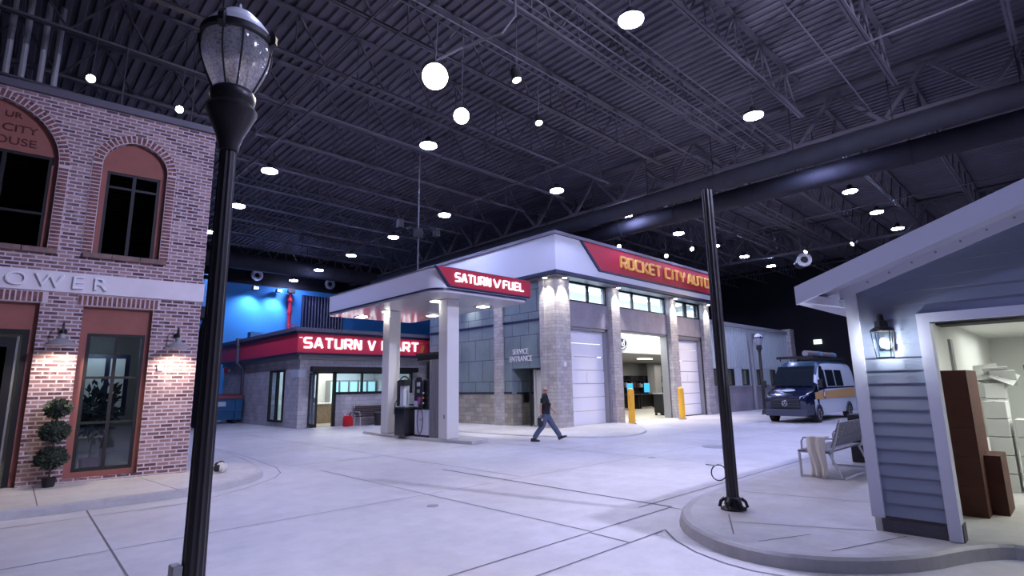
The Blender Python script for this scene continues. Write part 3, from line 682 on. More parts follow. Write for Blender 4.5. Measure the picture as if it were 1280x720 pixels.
for c, pieces in [q for wd_, a0, a1 in (('SATURN', 10.47, 13.48), ('V', 13.82, 14.27), ('MART', 14.62, 16.92)) for q in strokes(wd_, a0, a1, .54, .10, gap=.5)]:
    mb = MB()
    for j, pc in enumerate(pieces): mb.prism([(a-10.5, b+3.70) for a, b in pc], -.08-.0006*j, 0, 'y')
    mb.build('letter', 'signwhite', st)
for s_, (x, z) in enumerate(((10.27, 4.2), (17.05, 4.2))):
    mb = MB(); mb.bar((x-10.5, -.03, z), (x-10.5+.14, -.03, z), .05, .04)
    if s_: mb.use('orangebit').prism([(x-10.55, z-.52), (x-10.35, z-.52), (x-10.2, z-.1), (x-10.4, z-.1)], -.04, 0, 'y')
    mb.build('ornament', 'signwhite' if not s_ else 'orangebit', st)
# storefront
mb = MB().box(11.0, 16.95, 25.28, 25.6, 2.62, 2.86); mp(mb, 'awning', 'black')
fr = MB().box(11.15, 11.25, 25.56, 25.7, 0, 2.62).box(12.2, 12.35, 25.56, 25.7, 0, 2.62).box(12.35, 16.75, 25.56, 25.7, 1.52, 1.64).box(16.62, 16.75, 25.56, 25.7, 1.64, 2.62).box(11.25, 16.62, 25.56, 25.7, 2.54, 2.62)
for x in (13.75, 15.0, 15.75): fr.box(x-.05, x+.05, 25.57, 25.69, 1.64, 2.54)
fr = mp(fr, 'storefront_frame', 'black'); mp(box(12.35, 16.62, 25.64, 25.65, 1.64, 2.54), 'pane', 'glass')
dr = mp(MB().box(10.98, 11.04, 24.75, 25.56, 0.08, 2.5).box(10.98, 11.04, 24.75, 24.83, .08, 2.5), 'open_door', 'glass')
mp(MB().box(10.97, 11.05, 24.72, 24.8, .05, 2.55).box(10.97, 11.05, 25.48, 25.56, .05, 2.55).box(10.97, 11.05, 24.8, 25.48, 2.45, 2.55).box(10.97, 11.05, 24.8, 25.48, .05, .2), 'door_frame', 'black')
o = mp(MB().box(10.44, 10.56, 27.3, 27.42, .22, 2.76).box(10.44, 10.56, 29.13, 29.25, .22, 2.76).box(10.44, 10.56, 28.15, 28.32, .22, 2.76).box(10.44, 10.56, 27.42, 29.13, .22, .32).box(10.44, 10.56, 27.42, 29.13, 2.66, 2.76), 'side_window', 'black')
box(10.5, 10.51, 27.42, 29.13, .32, 2.66).build('pane', 'glass', o, off=OF)
mp(MB().box(10.46, 10.5, 25.7, 26.5, 2.35, 2.72).box(10.42, 10.8, 25.56, 25.6, 2.35, 2.72), 'number_board', 'label')
# interior
mp(MB().box(10.8, 17.45, 31.0, 31.1, 0, 3.1).box(10.79, 10.82, 29.3, 31, 0, 3.1), 'inside_wall', 'interiorwhite'); mp(box(10.8, 17.45, 25.85, 31, 3.05, 3.1), 'inside_ceiling', 'interiorwhite'); mp(box(10.8, 17.45, 25.85, 31, 0, .02), 'inside_floor', 'interiorfloor')
mp(MB().box(12.2, 12.8, 29, 29.3, 3.02, 3.045).box(14.0, 15.2, 27.6, 27.9, 3.02, 3.045).box(14.0, 15.2, 29.4, 29.7, 3.02, 3.045), 'ceiling_fixture', 'lightstrip')
o = mp(box(11.2, 14.0, 28.2, 28.9, .02, 1.0), 'counter', 'oak'); box(11.15, 14.05, 28.15, 28.95, 1.0, 1.06).build('countertop', 'white', o, off=OF)
mp(MB().box(12.3, 12.7, 28.4, 28.7, 1.06, 1.35).rod((12.2, 28.5, 1.06), (12.2, 28.5, 1.5), .05).box(12.0, 12.35, 28.35, 28.4, 1.3, 1.55), 'cash_register', 'black')
for k in range(5):
    o = mp(box(14.3+k*.6, 14.85+k*.6, 30.4, 31, .1, 2.3), 'drinks_cooler', 'grey'); box(14.35+k*.6, 14.8+k*.6, 30.38, 30.4, .25, 2.2).build('cooler_door', 'fridge', o, off=OF)
lamp('mart_light', 'AREA', (3.4, 3.0, 3.0), 170, (.95, 1, .95), MM, size=(5, 4), target=(3.4, 3.0, 0))
# round logo decal on the end pane
mp(MB().tube([(16.28+.28*cos(a), 25.6, 2.12+.28*sin(a)) for a in [radians(k) for k in range(-20, 201, 20)]], .035, 8).box(16.0, 16.06, 25.6, 25.63, 1.7, 2.1).box(16.5, 16.56, 25.6, 25.63, 1.7, 2.1), 'window_decal', 'black')
# dumpster
t = thing('dumpster', 'blue steel dumpster with faded red lid beside the mini mart', 'dumpster', (8.85, 33.6, 0))
MB().add([(-1.5, -.75, .22), (1.5, -.75, .22), (1.35, .75, .22), (-1.5, .75, .22), (-1.5, -.85, 1.35), (1.5, -.85, 1.35), (1.5, .85, 1.35), (-1.5, .85, 1.35)],
         [(0, 1, 2, 3), (4, 7, 6, 5), (0, 4, 5, 1), (1, 5, 6, 2), (2, 6, 7, 3), (3, 7, 4, 0)]).box(-1.5, 1.5, -.9, -.84, .7, .78).box(-1.2, -1.1, -.92, -.84, .2, 1.3).box(1.1, 1.2, -.92, -.84, .2, 1.3).build('bin_body', 'dumpsterblue', t, bevel=.02)
MB().prism([(-.9, 1.36), (.9, 1.36), (.9, 1.62), (-.9, 1.5)], -1.55, 1.55, 'x').build('lid', 'dumpsterlid', t, bevel=.03)
for x in (-1.2, 1.2): MB().box(x-.08, x+.08, -.6, .6, .0, .22).build('skid', 'black', t)
box(-.3, .6, -.875, -.86, .95, 1.2).build('paper_notice', 'label', t)
# downspout, alarm bell, notice board on mart side
t = thing('downspout', 'grey downspout on the side wall of the mini mart', 'downspout', (10.1, 33.4, 0))
MB().box(-.14, .08, -.14, .14, 4.3, 4.75).box(-.1, .02, -.08, .08, 3.3, 4.3).bar((-.04, 0, 3.35), (.3, 0, 3.0), .16, .12).box(.26, .38, -.08, .08, .1, 3.05).build('pipe', 'capgrey', t)
t = thing('alarm_bell', 'round red fire bell on the mini mart side wall near the dumpster', 'bell', (10.45, 35.8, 3.0))
MB().rod((-.22, 0, 0), (-.02, 0, 0), .05).build('bracket', 'white', t); MB().sphere((-.25, 0, 0), .2, 14, 9, (.5, 1, 1)).build('gong', 'pipered', t, smooth=True)
t = thing('notice_board', 'dark notice board on the far wall above the dumpster', 'board', (9.3, 37.9, 2.3))
box(-.7, .7, 0, .06, -.75, .75).build('board', 'darkblue', t); box(.0, .5, -.02, 0, -.65, -.2).build('paper', 'label', t); MB().box(-.66, -.6, .06, .12, -2.3, .7).box(.6, .66, .06, .12, -2.3, .7).build('post', 'darkblue', t)

# blue wall fittings
t = thing('fire_riser', 'bright red vertical fire sprinkler riser on the blue wall', 'pipe', (15.5, 40.25, 0))
MB().rod((0, 0, 0), (0, 0, 8.9), .13, n=14).build('pipe', 'pipered', t, smooth=True)
for z in (5.8, 7.4, 8.3): MB().rod((0, 0, z), (0, 0, z+.18), .20, n=14).build('flange', 'pipered', t, smooth=True)
MB().rod((0, -.15, 6.25), (0, -.5, 6.25), .12).tube([(.3*cos(k*pi/8), -.5, 6.25+.3*sin(k*pi/8)) for k in range(17)], .03, 6).build('valve_wheel', 'pipered', t)
MB().box(-.25, .25, -.3, 0, 8.9, 9.2).build('top_bracket', 'black', t)
for x, lab in ((12.95, 'small black wall spotlight on the blue wall, left of the red riser'), (14.6, 'small black wall spotlight on the blue wall beside the top of the red riser')):
    t = thing('wall_spotlight', lab, 'spotlight', (x, 40.3, 9.0)); MB().box(-.18, .18, -.35, .05, -.12, .12).rod((0, 0, 0), (0, .3, 0), .05).build('housing', 'black', t, bevel=.02)
    MB().box(-.13, .13, -.37, -.35, -.08, .05).build('lens', 'highbay', t)
    lamp('wash', 'SPOT', (0, -.5, -.25), 700, (.42, .62, 1), t, size=.1, target=(-.5, .05, -2.2), spot=115, blend=.9)
for x, lab in ((13.0, 'round white air nozzle on the dark top of the back wall, left one'), (18.5, 'round white air nozzle on the dark top of the back wall, right one')):
    t = thing('air_nozzle', lab, 'vent', (x, 40.1, 9.95))
    MB().tube([(.29*cos(k*pi/12), 0, .29*sin(k*pi/12)) for k in range(25)], .13, 8).build('ring', 'white', t, smooth=True); MB().rod((0, 0, 0), (0, .49, 0), .32, n=20).build('throat', 'black', t)
t = thing('air_nozzle', 'round white air nozzle far back beside the white house roof', 'vent', (33.5, 10.4, 8.75), radians(-60))
MB().tube([(.3*cos(k*pi/12), 0, .3*sin(k*pi/12)) for k in range(25)], .11, 8).build('ring', 'white', t, smooth=True); MB().rod((0, 0, 0), (0, 1.2, 0), .32, n=20).build('throat', 'black', t); MB().rod((0, .6, .3), (0, .6, 1.75), .03).build('hanger', 'steel', t)
t = thing('stage_curtain', 'dark blue ribbed curtain panel on the blue wall left of the canopy', 'curtain', (18.2, 40.46, 4.5))
mb = MB()
for k in range(14): mb.rod((-1.6+.24*k, 0, 0), (-1.6+.24*k, 0, 4.4), .13, n=8)
mb.build('cloth', 'darkblue', t, smooth=True)
t = thing('roof_unit', 'small light blue unit with rail on the roof of the mini mart', 'roof unit', (11.9, 36.2, 4.68))
MB().box(-.4, .3, -.3, .3, 0, .75).build('box', 'bluecloth', t); MB().rod((.3, 0, .6), (2.6, 0, .6), .04).rod((2.6, 0, 0), (2.6, 0, .6), .04).build('rail', 'bluecloth', t)

# ================================================================== CANOPY
CN = thing('fuel_canopy', 'white fuel canopy with rounded corners on two white square columns', 'canopy', (11.2, 16.7, .1)); OC = (11.2, 16.7, .1)
def rrect(x0, x1, y0, y1, rs):
    pts = []
    for (cx, cy, a, r) in ((x0, y0, 180, rs[0]), (x1, y0, 270, rs[1]), (x1, y1, 0, rs[2]), (x0, y1, 90, rs[3])):
        ox = cx+(r if cx == x0 else -r); oy = cy+(r if cy == y0 else -r)
        for k in range(9): t_ = radians(a+90*k/8); pts.append((ox+r*cos(t_), oy+r*sin(t_)))
    return pts
cx0, cx1, cy0, cy1 = 9.75, 13.85, 13.6, 21.3
RS = (.55, .25, .25, .25)
def cp(mb, name, mt, **k): return mb.build(name, mt, CN, off=OC, **k)
cp(MB().prism(rrect(cx0, cx1, cy0, cy1, RS), 4.86, 5.52), 'fascia', 'whitepanel', smooth=True)
cp(MB().prism(rrect(cx0-.012, cx1+.012, cy0-.012, cy1+.012, RS), 4.82, 4.875), 'fascia_stripe', 'darkblue', smooth=True)
cp(MB().prism(rrect(cx0-.02, cx1+.02, cy0-.02, cy1+.02, RS), 5.52, 5.56), 'top_trim', 'capgrey', smooth=True)
cp(MB().prism(rrect(cx0+.03, cx1-.03, cy0+.03, cy1-.03, RS), 4.74, 4.83), 'soffit', 'soffitgloss', smooth=True)
cp(MB().prism([(9.72, 5.53), (10.22, 4.95), (13.83, 4.95), (13.83, 5.53)], cy0-.05, cy0+.02, 'y').prism([(cy0-.05, 4.95), (cy0+.4, 4.95), (cy0+.4, 5.53), (cy0-.05, 5.53)], cx1-.03, cx1+.03, 'x'), 'red_sign_panel', 'redpanel')
cp(MB().prism([(9.64, 5.53), (10.17, 4.91), (10.25, 4.93), (9.73, 5.53)], cy0-.055, cy0+.02, 'y').box(10.2, 13.83, cy0-.055, cy0+.02, 4.90, 4.95), 'panel_edge', 'darkblue')
for x, y in ((10.95, 15.25), (13.05, 15.25), (10.95, 18.5), (13.05, 18.5), (10.95, 20.6)):
    o = cp(MB().box(x-.26, x+.26, y-.26, y+.26, 4.722, 4.74), 'downlight', 'grey'); MB().box(x-.17, x+.17, y-.17, y+.17, 4.705, 4.722).build('lens', 'softlens', o, off=OC)
    lamp('downlight_glow', 'SPOT', Vector((x, y, 4.69))-Vector(OC), 190, (1, .97, .9), CN, size=.12, target=Vector((x, y, 0))-Vector(OC), spot=140, blend=.6)
for y in (14.85, 18.55):
    cp(MB().box(10.92, 11.42, y-.25, y+.25, .1, 4.74), 'column', 'column', bevel=.03)
cp(box(10.915, 10.925, 14.72, 14.8, .75, .88), 'outlet_box', 'grey')
st = thing('sign_letters', 'white illuminated letters reading SATURN V FUEL on the red canopy panel', 'sign', (10.6, cy0-.06, 5.0))
for wd_, a0, a1 in (('SATURN', -.20, 1.33), ('V', 1.44, 1.78), ('FUEL', 1.88, 2.90)): stroke_sign(st, wd_, a0, a1, .09, .31, .052, 0, .05, 'signwhite', gap=.5)

# pump and its surround (stand on the island)
t = thing('pump_surround', 'tall grey ribbed end panel with dark header beside the near canopy column', 'cladding', (11.3, 15.5, .1)); o_ = (11.3, 15.5, .1)
mb = MB().box(11.0, 11.6, 15.2, 15.72, .1, 2.72)
for k in range(4): mb.box(10.97, 11.0, 15.22+k*.13, 15.28+k*.13, .1, 2.72)
mb.build('ribbed_panel', 'grey', t, off=o_)
box(11.02, 11.58, 15.14, 16.5, 2.72, 2.9).build('header', 'black', t, off=o_)
def pump(loc, label, rz=0):
    t = thing('fuel_pump', label, 'fuel pump', loc, rz)
    MB().box(-.28, .28, -.42, .42, 0, .95).build('cabinet', 'pumpwhite', t, bevel=.02); box(-.285, .285, -.425, .425, 0, .07).build('kick_plate', 'black', t)
    MB().prism([(-.44, .9), (.44, .9), (.44, 1.95), (-.44, 1.95)], -.30, .30, 'x').build('head', 'blackgloss', t, bevel=.05)
    MB().prism([(.12, .98), (.38, 1.0), (.3, 1.9), (.2, 2.04), (-.05, 2.04), (-.18, 1.9), (-.15, .98)], -.36, -.30, 'x').build('face_panel', 'black', t, bevel=.02)
    box(-.375, -.36, -.02, .16, 1.72, 1.86).build('screen', 'label', t); box(-.375, -.36, .0, .15, 1.5, 1.62).build('price_display', 'grey', t)
    box(-.375, -.36, .1, .32, 1.02, 1.22).build('notice', 'label', t); box(-.375, -.36, -.1, .1, 1.1, 1.35).build('grade_buttons', 'purple', t)
    for k in range(3): MB().rod((-.36, -.25, 1.15+.17*k), (-.40, -.25, 1.15+.17*k), .03).build('button', 'orangebit' if k == 1 else 'label', t)
    MB().tube([(-.36, -.18, 1.2), (-.42, -.2, 1.25), (-.44, -.1, 1.05), (-.42, 0, .95)], .025, 8).build('nozzle', 'black', t)
    MB().tube([(-.34, .0+.17*sin(k*pi/10), .56+.46*cos(k*pi/10)) for k in range(21)], .014, 8).build('hose', 'hose', t, smooth=True)
    MB().tube([(-.1, -.25, 1.95), (-.12, -.25, 2.5), (-.15, -.3, 2.9)], .018, 6).build('hose_mast', 'black', t)
    fontmesh('fuel', .14, .001, 'panel_script', 'grey', t, (-.286, 0, .55), (pi/2, 0, -pi/2))
    return t
pump((11.25, 16.15, .1), 'black and white fuel pump with looped hose between the canopy columns')
t = thing('air_dispenser', 'slim pale dispenser with black handset behind the black bin on the island', 'fuel pump', (11.3, 17.75, .1))
MB().box(-.12, .12, -.14, .14, 0, 1.75).build('cabinet', 'pumpwhite', t, bevel=.02); box(-.16, .0, .14, .3, 1.0, 1.95).build('handset', 'black', t, bevel=.02)
box(-.16, .16, -.2, .2, 1.75, 1.98).build('head', 'black', t, bevel=.02)
MB().tube([(-.1, .28, 1.3), (-.1, .5, 1.1), (-.1, .52, .75), (-.1, .35, .45), (-.1, .25, .5)], .018, 8).tube([(-.1, .3+.14*cos(k*pi/8), .35+.16*sin(k*pi/8)) for k in range(17)], .02, 8).build('hose', 'hose', t, smooth=True)
t = thing('trash_bin', 'black square trash bin with squeegee holder on the pump island', 'bin', (10.98, 17.1, .1), radians(0))
box(-.3, .3, -.33, .33, 0, .95).build('bin_body', 'blackgloss', t, bevel=.03); MB().box(-.31, .31, -.34, .34, .95, 1.0).build('rim', 'black', t, bevel=.01)
MB().box(-.15, .05, .0, .06, 1.0, 1.6).rod((0, -.1, 1.0), (0, -.1, 1.75), .02).box(-.2, .2, -.2, .2, 1.0, 1.04).build('towel_holder', 'label', t)

# bench, backpack, bin, jug at the mart
def bench(name, label, loc, rz, wood, metal, L=1.75):
    t = thing(name, label, 'bench', loc, rz)
    sl = MB()
    for k in range(5): sl.box(0, L, -.25+k*.105, -.16+k*.105, .42, .45)
    sl.build('seat', wood, t)
    bk = MB()
    for k in range(5):
        z = .52+k*.085; y = -.27-k*.03; bk.add([(a, y+dy, z+dz) for a in (0, L) for dy, dz in ((0, 0), (-.03, .075), (-.05, .07), (-.02, -.005))], [(0, 1, 2, 3), (4, 7, 6, 5), (0, 4, 5, 1), (1, 5, 6, 2), (2, 6, 7, 3), (3, 7, 4, 0)])
    bk.build('backrest', wood, t)
    for x in (.04, L-.04):
        MB().bar((x, .25, 0), (x, .25, .42), .04, .03).bar((x, .25, .42), (x, -.28, .42), .04, .03).bar((x, -.28, .42), (x, -.44, .98), .04, .03).bar((x, -.22, .44), (x, -.40, 0), .04, .03).build('leg', metal, t)
        MB().tube([(x, .2, .43), (x, .2, .60), (x, .16, .66), (x, -.3, .66)], .018, 8).build('armrest', metal, t, smooth=True)
        MB().bar((x, .25, .02), (x, -.4, .02), .03, .03).build('foot_rail', metal, t)
    return t
bench('wooden_bench', 'dark brown bench with pale legs against the mini mart wall', (13.25, 24.95, 0), pi, 'benchbrown', 'benchmetal', 3.6).location = (16.8, 24.95, 0)
bench('slatted_bench', 'grey slatted bench with metal legs beside the siding house', (10.45, 3.45, .13), 0, 'benchwood', 'benchmetal', 1.8)
mb = MB()  # cloth draped over armrest
P = []
for i in range(13):
    for j in range(9):
        s_ = i/12; u = j/8
        if s_ < .12: x = .30-.28*0-.22*(s_/.12)*1; z = .685
        else: x = .0; z = .685
        P.append(None)
n_i, n_j = 16, 12; V_ = []
for i in range(n_i):
    for j in range(n_j):
        s_ = i/(n_i-1); u = j/(n_j-1); y = -.12+.30*u
        if s_ < .2: x = .16-.16*(s_/.2); z = .685+.01*sin(u*9)
        else:
            q = (s_-.2)/.8; x = -.04-.05*q+.028*sin(u*14+q*2)*(.3+q); z = .685-.66*q; y = -.12+.30*(u-.5)*(1-.25*q)+.15+.02*sin(q*6)
        V_.append((x, y, z))
mb.add(V_, [(i*n_j+j, i*n_j+j+1, (i+1)*n_j+j+1, (i+1)*n_j+j) for i in range(n_i-1) for j in range(n_j-1)])
o = mb.build('draped_cloth', 'cloth', smooth=True); o.location = (10.45, 3.35, .13); sm = o.modifiers.new('s', 'SOLIDIFY'); sm.thickness = .012
tag(o, 'cream cloth draped over the armrest of the grey bench', 'cloth')
t = thing('planter_box', 'black box behind the grey bench with crumpled white paper on top', 'box', (13.2, 3.2, .13)); box(-.3, .3, -.35, .35, 0, .95).build('box_body', 'black', t, bevel=.02)
mb = MB()
for k in range(8): mb.sphere((random.uniform(-.2, .2), random.uniform(-.22, .22), 1.0), .1, 8, 6, (1, 1, .7))
mb.build('paper', 'white', t)
t = thing('black_crate', 'black crate on the sidewalk under the grey bench backrest', 'crate', (12.6, 2.45, .13)); MB().box(-.5, .3, -.3, .3, 0, .35).box(-.52, .32, -.32, .32, .35, .4).build('crate_body', 'black', t)
t = thing('backpack', 'dark backpack resting on the brown bench at the mini mart', 'backpack', (14.7, 24.9, .47))
MB().sphere((0, 0, .26), .24, 14, 9, (1, .7, 1.15)).build('bag_body', 'black', t, smooth=True); MB().sphere((0, -.16, .16), .15, 12, 8, (1, .5, .9)).build('pocket', 'black', t, smooth=True); MB().tube([(-.05, 0, .5), (0, 0, .58), (.05, 0, .5)], .012, 6).build('strap', 'black', t)
t = thing('waste_basket', 'small black bin under the brown bench at the mini mart', 'bin', (14.05, 24.35, 0)); MB().lathe((0, 0, 0), [(.2, 0), (.24, .55), (.26, .56), (.26, .6)], 16).build('bin_body', 'black', t, smooth=True); MB().lathe((0, 0, .6), [(.24, 0), (.1, .05)], 16).build('lid', 'black', t)
t = thing('fuel_jug', 'red plastic fuel jug on the floor by the mini mart bench', 'jug', (12.75, 25.0, 0), radians(30))
MB().prism([(-.26, 0), (.26, 0), (.24, .38), (.1, .5), (-.2, .5), (-.26, .36)], -.13, .13, 'y').build('jug_body', 'jugred', t, bevel=.03); MB().rod((.14, 0, .48), (.2, 0, .66), .03).build('spout', 'black', t); MB().tube([(-.18, 0, .48), (-.12, 0, .57), (.05, 0, .57), (.08, 0, .48)], .018, 6).build('handle', 'jugred', t)

# ================================================================== AUTO SHOP
AS = thing('auto_shop', 'grey two storey auto shop with stone piers, white fascia and red sign panel', 'building', (17, 15.2, 0)); OA = (17, 15.2, 0)
def ap(mb, name, mt, par=AS, **k): return mb.build(name, mt, par, off=OA, **k)
# front face (Y = 15.35 infill, piers at 15.15)
mb = MB(); wall_with_holes(mb, 17.3, 30.6, 0, 6.5, [(18.0, 20.9, 0, 4.35), (21.68, 26.3, 0, 4.38), (27.02, 30.0, 0, 4.42), (18.0, 20.95, 5.47, 6.38), (21.68, 26.3, 5.47, 6.38), (27.02, 30.0, 5.47, 6.38)], 15.35, 15.7)
ap(mb, 'front_wall', 'plaster')
for x0, x1 in ((17.0, 17.95), (21.0, 21.66), (26.28, 27.0), (30.0, 30.8)):
    ap(box(x0, x1, 15.15, 15.72, 0, 6.42), 'stone_pier', 'stone', bevel=.01)
for y0, y1 in ((15.72, 16.0), (18.40, 18.98), (21.9, 22.4)):
    ap(box(16.9, 17.3, y0, y1, 0, 5.9 if y0 > 16 else 6.42), 'stone_pier', 'stone')
# side face
mb = MB(); wall_with_holes(mb.use('wainscot'), 15.9, 24.3, 0, 1.45, [(16.05, 17.9, 0, 1.45)], 0, .3); n0 = len(mb.v)
mb.use('greypanel'); wall_with_holes(mb, 15.9, 24.3, 1.45, 6.5, [(16.05, 17.9, 1.45, 2.55)], 0, .3)
for i, v in enumerate(mb.v): mb.v[i] = Vector((17.0+v.y, v.x, v.z))
ap(mb, 'side_wall', 'greypanel')
for z, h in ((1.45, .07), (4.58, .10)): ap(MB().box(16.96, 17.02, 18.98, 24.3, z, z+h).box(16.96, 17.02, 15.9 if z > 2 else 17.9, 18.4, z, z+h), 'dark_strip', 'darkblue')
mb = MB(); mb.use('wainscot').box(17.3, 18.6, 17.9, 18.1, 0, 1.45).use('greypanel').box(17.3, 18.6, 17.9, 18.1, 1.45, 2.7).box(18.6, 18.8, 16.0, 18.1, 0, 2.7).box(17.3, 18.6, 15.95, 16.05, 0, 2.7).box(17.3, 18.6, 16.0, 18.1, 2.55, 2.7); ap(mb, 'entrance_recess', 'greypanel')
o = ap(MB().box(17.55, 17.6, 16.08, 17.0, .05, 2.45).use('white').box(17.5, 17.56, 16.9, 17.02, .05, 2.5), 'entrance_door', 'darkglass'); box(17.46, 17.5, 16.3, 16.35, .9, 1.3).build('door_handle', 'chrome', o, off=OA)
ap(MB().box(17.25, 17.35, 17.0, 17.05, .05, 2.5).box(17.9, 17.94, 17.88, 17.9, 1.4, 1.44).box(17.3, 18.4, 17.86, 17.9, 1.43, 1.5).box(17.7, 18.0, 17.8, 17.9, 1.05, 1.45), 'handrail', 'black')
for k, tx in enumerate(('SERVICE', 'ENTRANCE')): fontmesh(tx, .34, .015, 'wall_lettering', 'white', AS, (-.02, 2.1, 3.18-k*.32), (pi/2, 0, -pi/2), sx=.82)
# fascia
ap(MB().prism([(16.6, 14.7), (30.7, 14.7), (30.7, 15.7), (17.3, 15.7), (17.3, 24.6), (16.6, 24.6)], 6.55, 8.1), 'fascia', 'whitepanel')
ap(MB().prism([(16.56, 14.66), (30.75, 14.66), (30.75, 15.7), (17.3, 15.7), (17.3, 24.65), (16.56, 24.65)], 6.42, 6.56), 'fascia_lower_trim', 'darkblue')
ap(MB().prism([(16.5, 14.6), (30.8, 14.6), (30.8, 25), (16.5, 25)], 8.1, 8.24), 'roof_cap', 'capgrey')
ap(MB().prism([(16.64, 14.74), (30.66, 14.74), (30.66, 15.7), (17.3, 15.7), (17.3, 24.6), (16.64, 24.6)], 6.38, 6.43), 'soffit', 'capgrey')
ap(MB().prism([(18.35, 8.09), (19.6, 6.93), (30.72, 6.93), (30.72, 8.09)], 14.62, 14.72, 'y'), 'red_sign_panel', 'redpanel')
ap(MB().prism([(18.22, 8.09), (19.52, 6.86), (30.72, 6.86), (30.72, 6.93), (19.6, 6.93), (18.35, 8.09)], 14.61, 14.72, 'y'), 'panel_edge', 'darkblue')
st = thing('sign_letters', 'gold letters reading ROCKET CITY AUTO on the red panel of the auto shop', 'sign', (21.2, 14.6, 7.22))
for wd_, a0, a1 in (('ROCKET', -.13, 3.48), ('CITY', 3.87, 5.94), ('AUTO', 6.22, 8.70)): stroke_sign(st, wd_, a0, a1, 0, .60, .095, 0, .09, 'signgold', gap=.48)
# clerestory windows
for x0, x1, cols in ((18.0, 20.95, [19.6]), (21.68, 26.28, [23.2, 24.8]), (27.02, 30.0, [28.4, 28.6])):
    f = MB().box(x0, x0+.07, 15.42, 15.52, 5.47, 6.38).box(x1-.07, x1, 15.42, 15.52, 5.47, 6.38).box(x0, x1, 15.42, 15.52, 5.47, 5.55).box(x0, x1, 15.42, 15.52, 6.3, 6.38)
    for c in cols: f.box(c-.06, c+.06, 15.42, 15.52, 5.5, 6.35)
    f = ap(f, 'clerestory_window', 'black'); box(x0+.07, x1-.07, 15.46, 15.47, 5.55, 6.3).build('pane', 'glass', f, off=OA)
# garage doors
for x0, x1 in ((18.0, 20.9), (27.02, 30.0)):
    ap(MB().box(x0, x0+.06, 15.4, 15.75, 0, 4.35).box(x1-.12, x1, 15.4, 15.75, 0, 4.35).box(x0, x1, 15.4, 15.75, 4.22, 4.4), 'door_track_frame', 'steelframe')
    d = MB()
    for k in range(7):
        d.box(x0+.06, x1-.12, 15.62, 15.67, .05+k*.6, .05+k*.6+.575)
        if k == 3:
            for j in range(2): d.box(x0+.12+j*1.4, x0+1.4+j*1.38, 15.60, 15.62, .1+k*.6, .05+k*.6+.5)
    d = ap(d, 'garage_door', 'garagedoor'); box(x0+.06, x1-.12, 15.6, 15.67, 0, .05).build('bottom_seal', 'black', d, off=OA)
ap(MB().box(21.66, 21.8, 15.4, 15.8, 0, 4.38).box(26.18, 26.3, 15.4, 15.8, 0, 4.38).box(21.66, 26.3, 15.4, 15.8, 4.3, 4.42), 'door_track_frame', 'steelframe')
# interior of the bays
ap(MB().box(18.8, 46, 15.7, 27, 0, .02), 'inside_floor', 'interiorfloor'); 
ap(MB().box(18.0, 46, 26.8, 27, 0, 3.6).box(45.8, 46, 15.8, 27, 0, 3.6).box(40.3, 41.3, 25.0, 25.7, 0, 3.55).box(30.6, 30.8, 15.8, 18.0, 3.6, 6.5), 'inside_wall', 'interiorgrey'); ap(MB().box(18, 30.8, 17.8, 18.0, 3.55, 6.5), 'bulkhead', 'interiorwhite')
ap(MB().box(18.0, 46, 18.0, 27, 3.55, 3.62).box(30.8, 46, 15.8, 18, 3.55, 3.62), 'low_ceiling', 'interiorgrey'); ap(MB().box(18.0, 30.8, 15.7, 24.9, 6.5, 6.6), 'ceiling_panel', 'interiorwhite')
ap(MB().box(18.9, 19.0, 15.9, 26.8, 0, 3.55), 'inside_partition', 'interiorwhite')
for x in (19.5, 22.2, 25, 28): ap(MB().box(x, x+1.9, 16.6, 16.9, 6.42, 6.46), 'ceiling_fixture', 'lightstrip')
for x in (28, 32.5, 37): ap(MB().box(x, x+1.2, 21.0, 21.5, 3.51, 3.55), 'ceiling_fixture', 'lightstrip')
lamp('bay_light', 'AREA', (7.5, 1.5, 6.2), 700, (.95, 1, .97), AS, size=(12, 1.6), target=(7.5, 1.5, 0)); lamp('bay_light', 'AREA', (7.5, 1.6, 5.0), 160, (.95, 1, .97), AS, size=(12, 1.2), target=(7.5, 1.6, 9)); lamp('bay_light', 'AREA', (18, 7, 3.4), 420, (1, .96, .9), AS, size=(14, 5), target=(18, 7, 0))  # the upward area lamp has no fixture, added to brighten the bay ceiling

# oval logo sign on bulkhead
t = thing('oval_logo_sign', 'dark oval logo sign on the white bulkhead inside the open bay', 'sign', (25.05, 17.75, 4.05))
MB().lathe((0, 0, 0), [(.9, 0), (.9, .04)], 32).build('oval', 'darkblue', t).rotation_euler = (pi/2, 0, 0); t.children[0].scale = (1, .42, 1)
MB().tube([(.8*cos(k*pi/16), -.05, .31*sin(k*pi/16)) for k in range(33)], .02, 6).build('rim_line', 'white', t)
fontmesh('Ford', .52, .01, 'script', 'white', t, (0, -.06, -.17), (pi/2, 0, 0), sx=1.1)
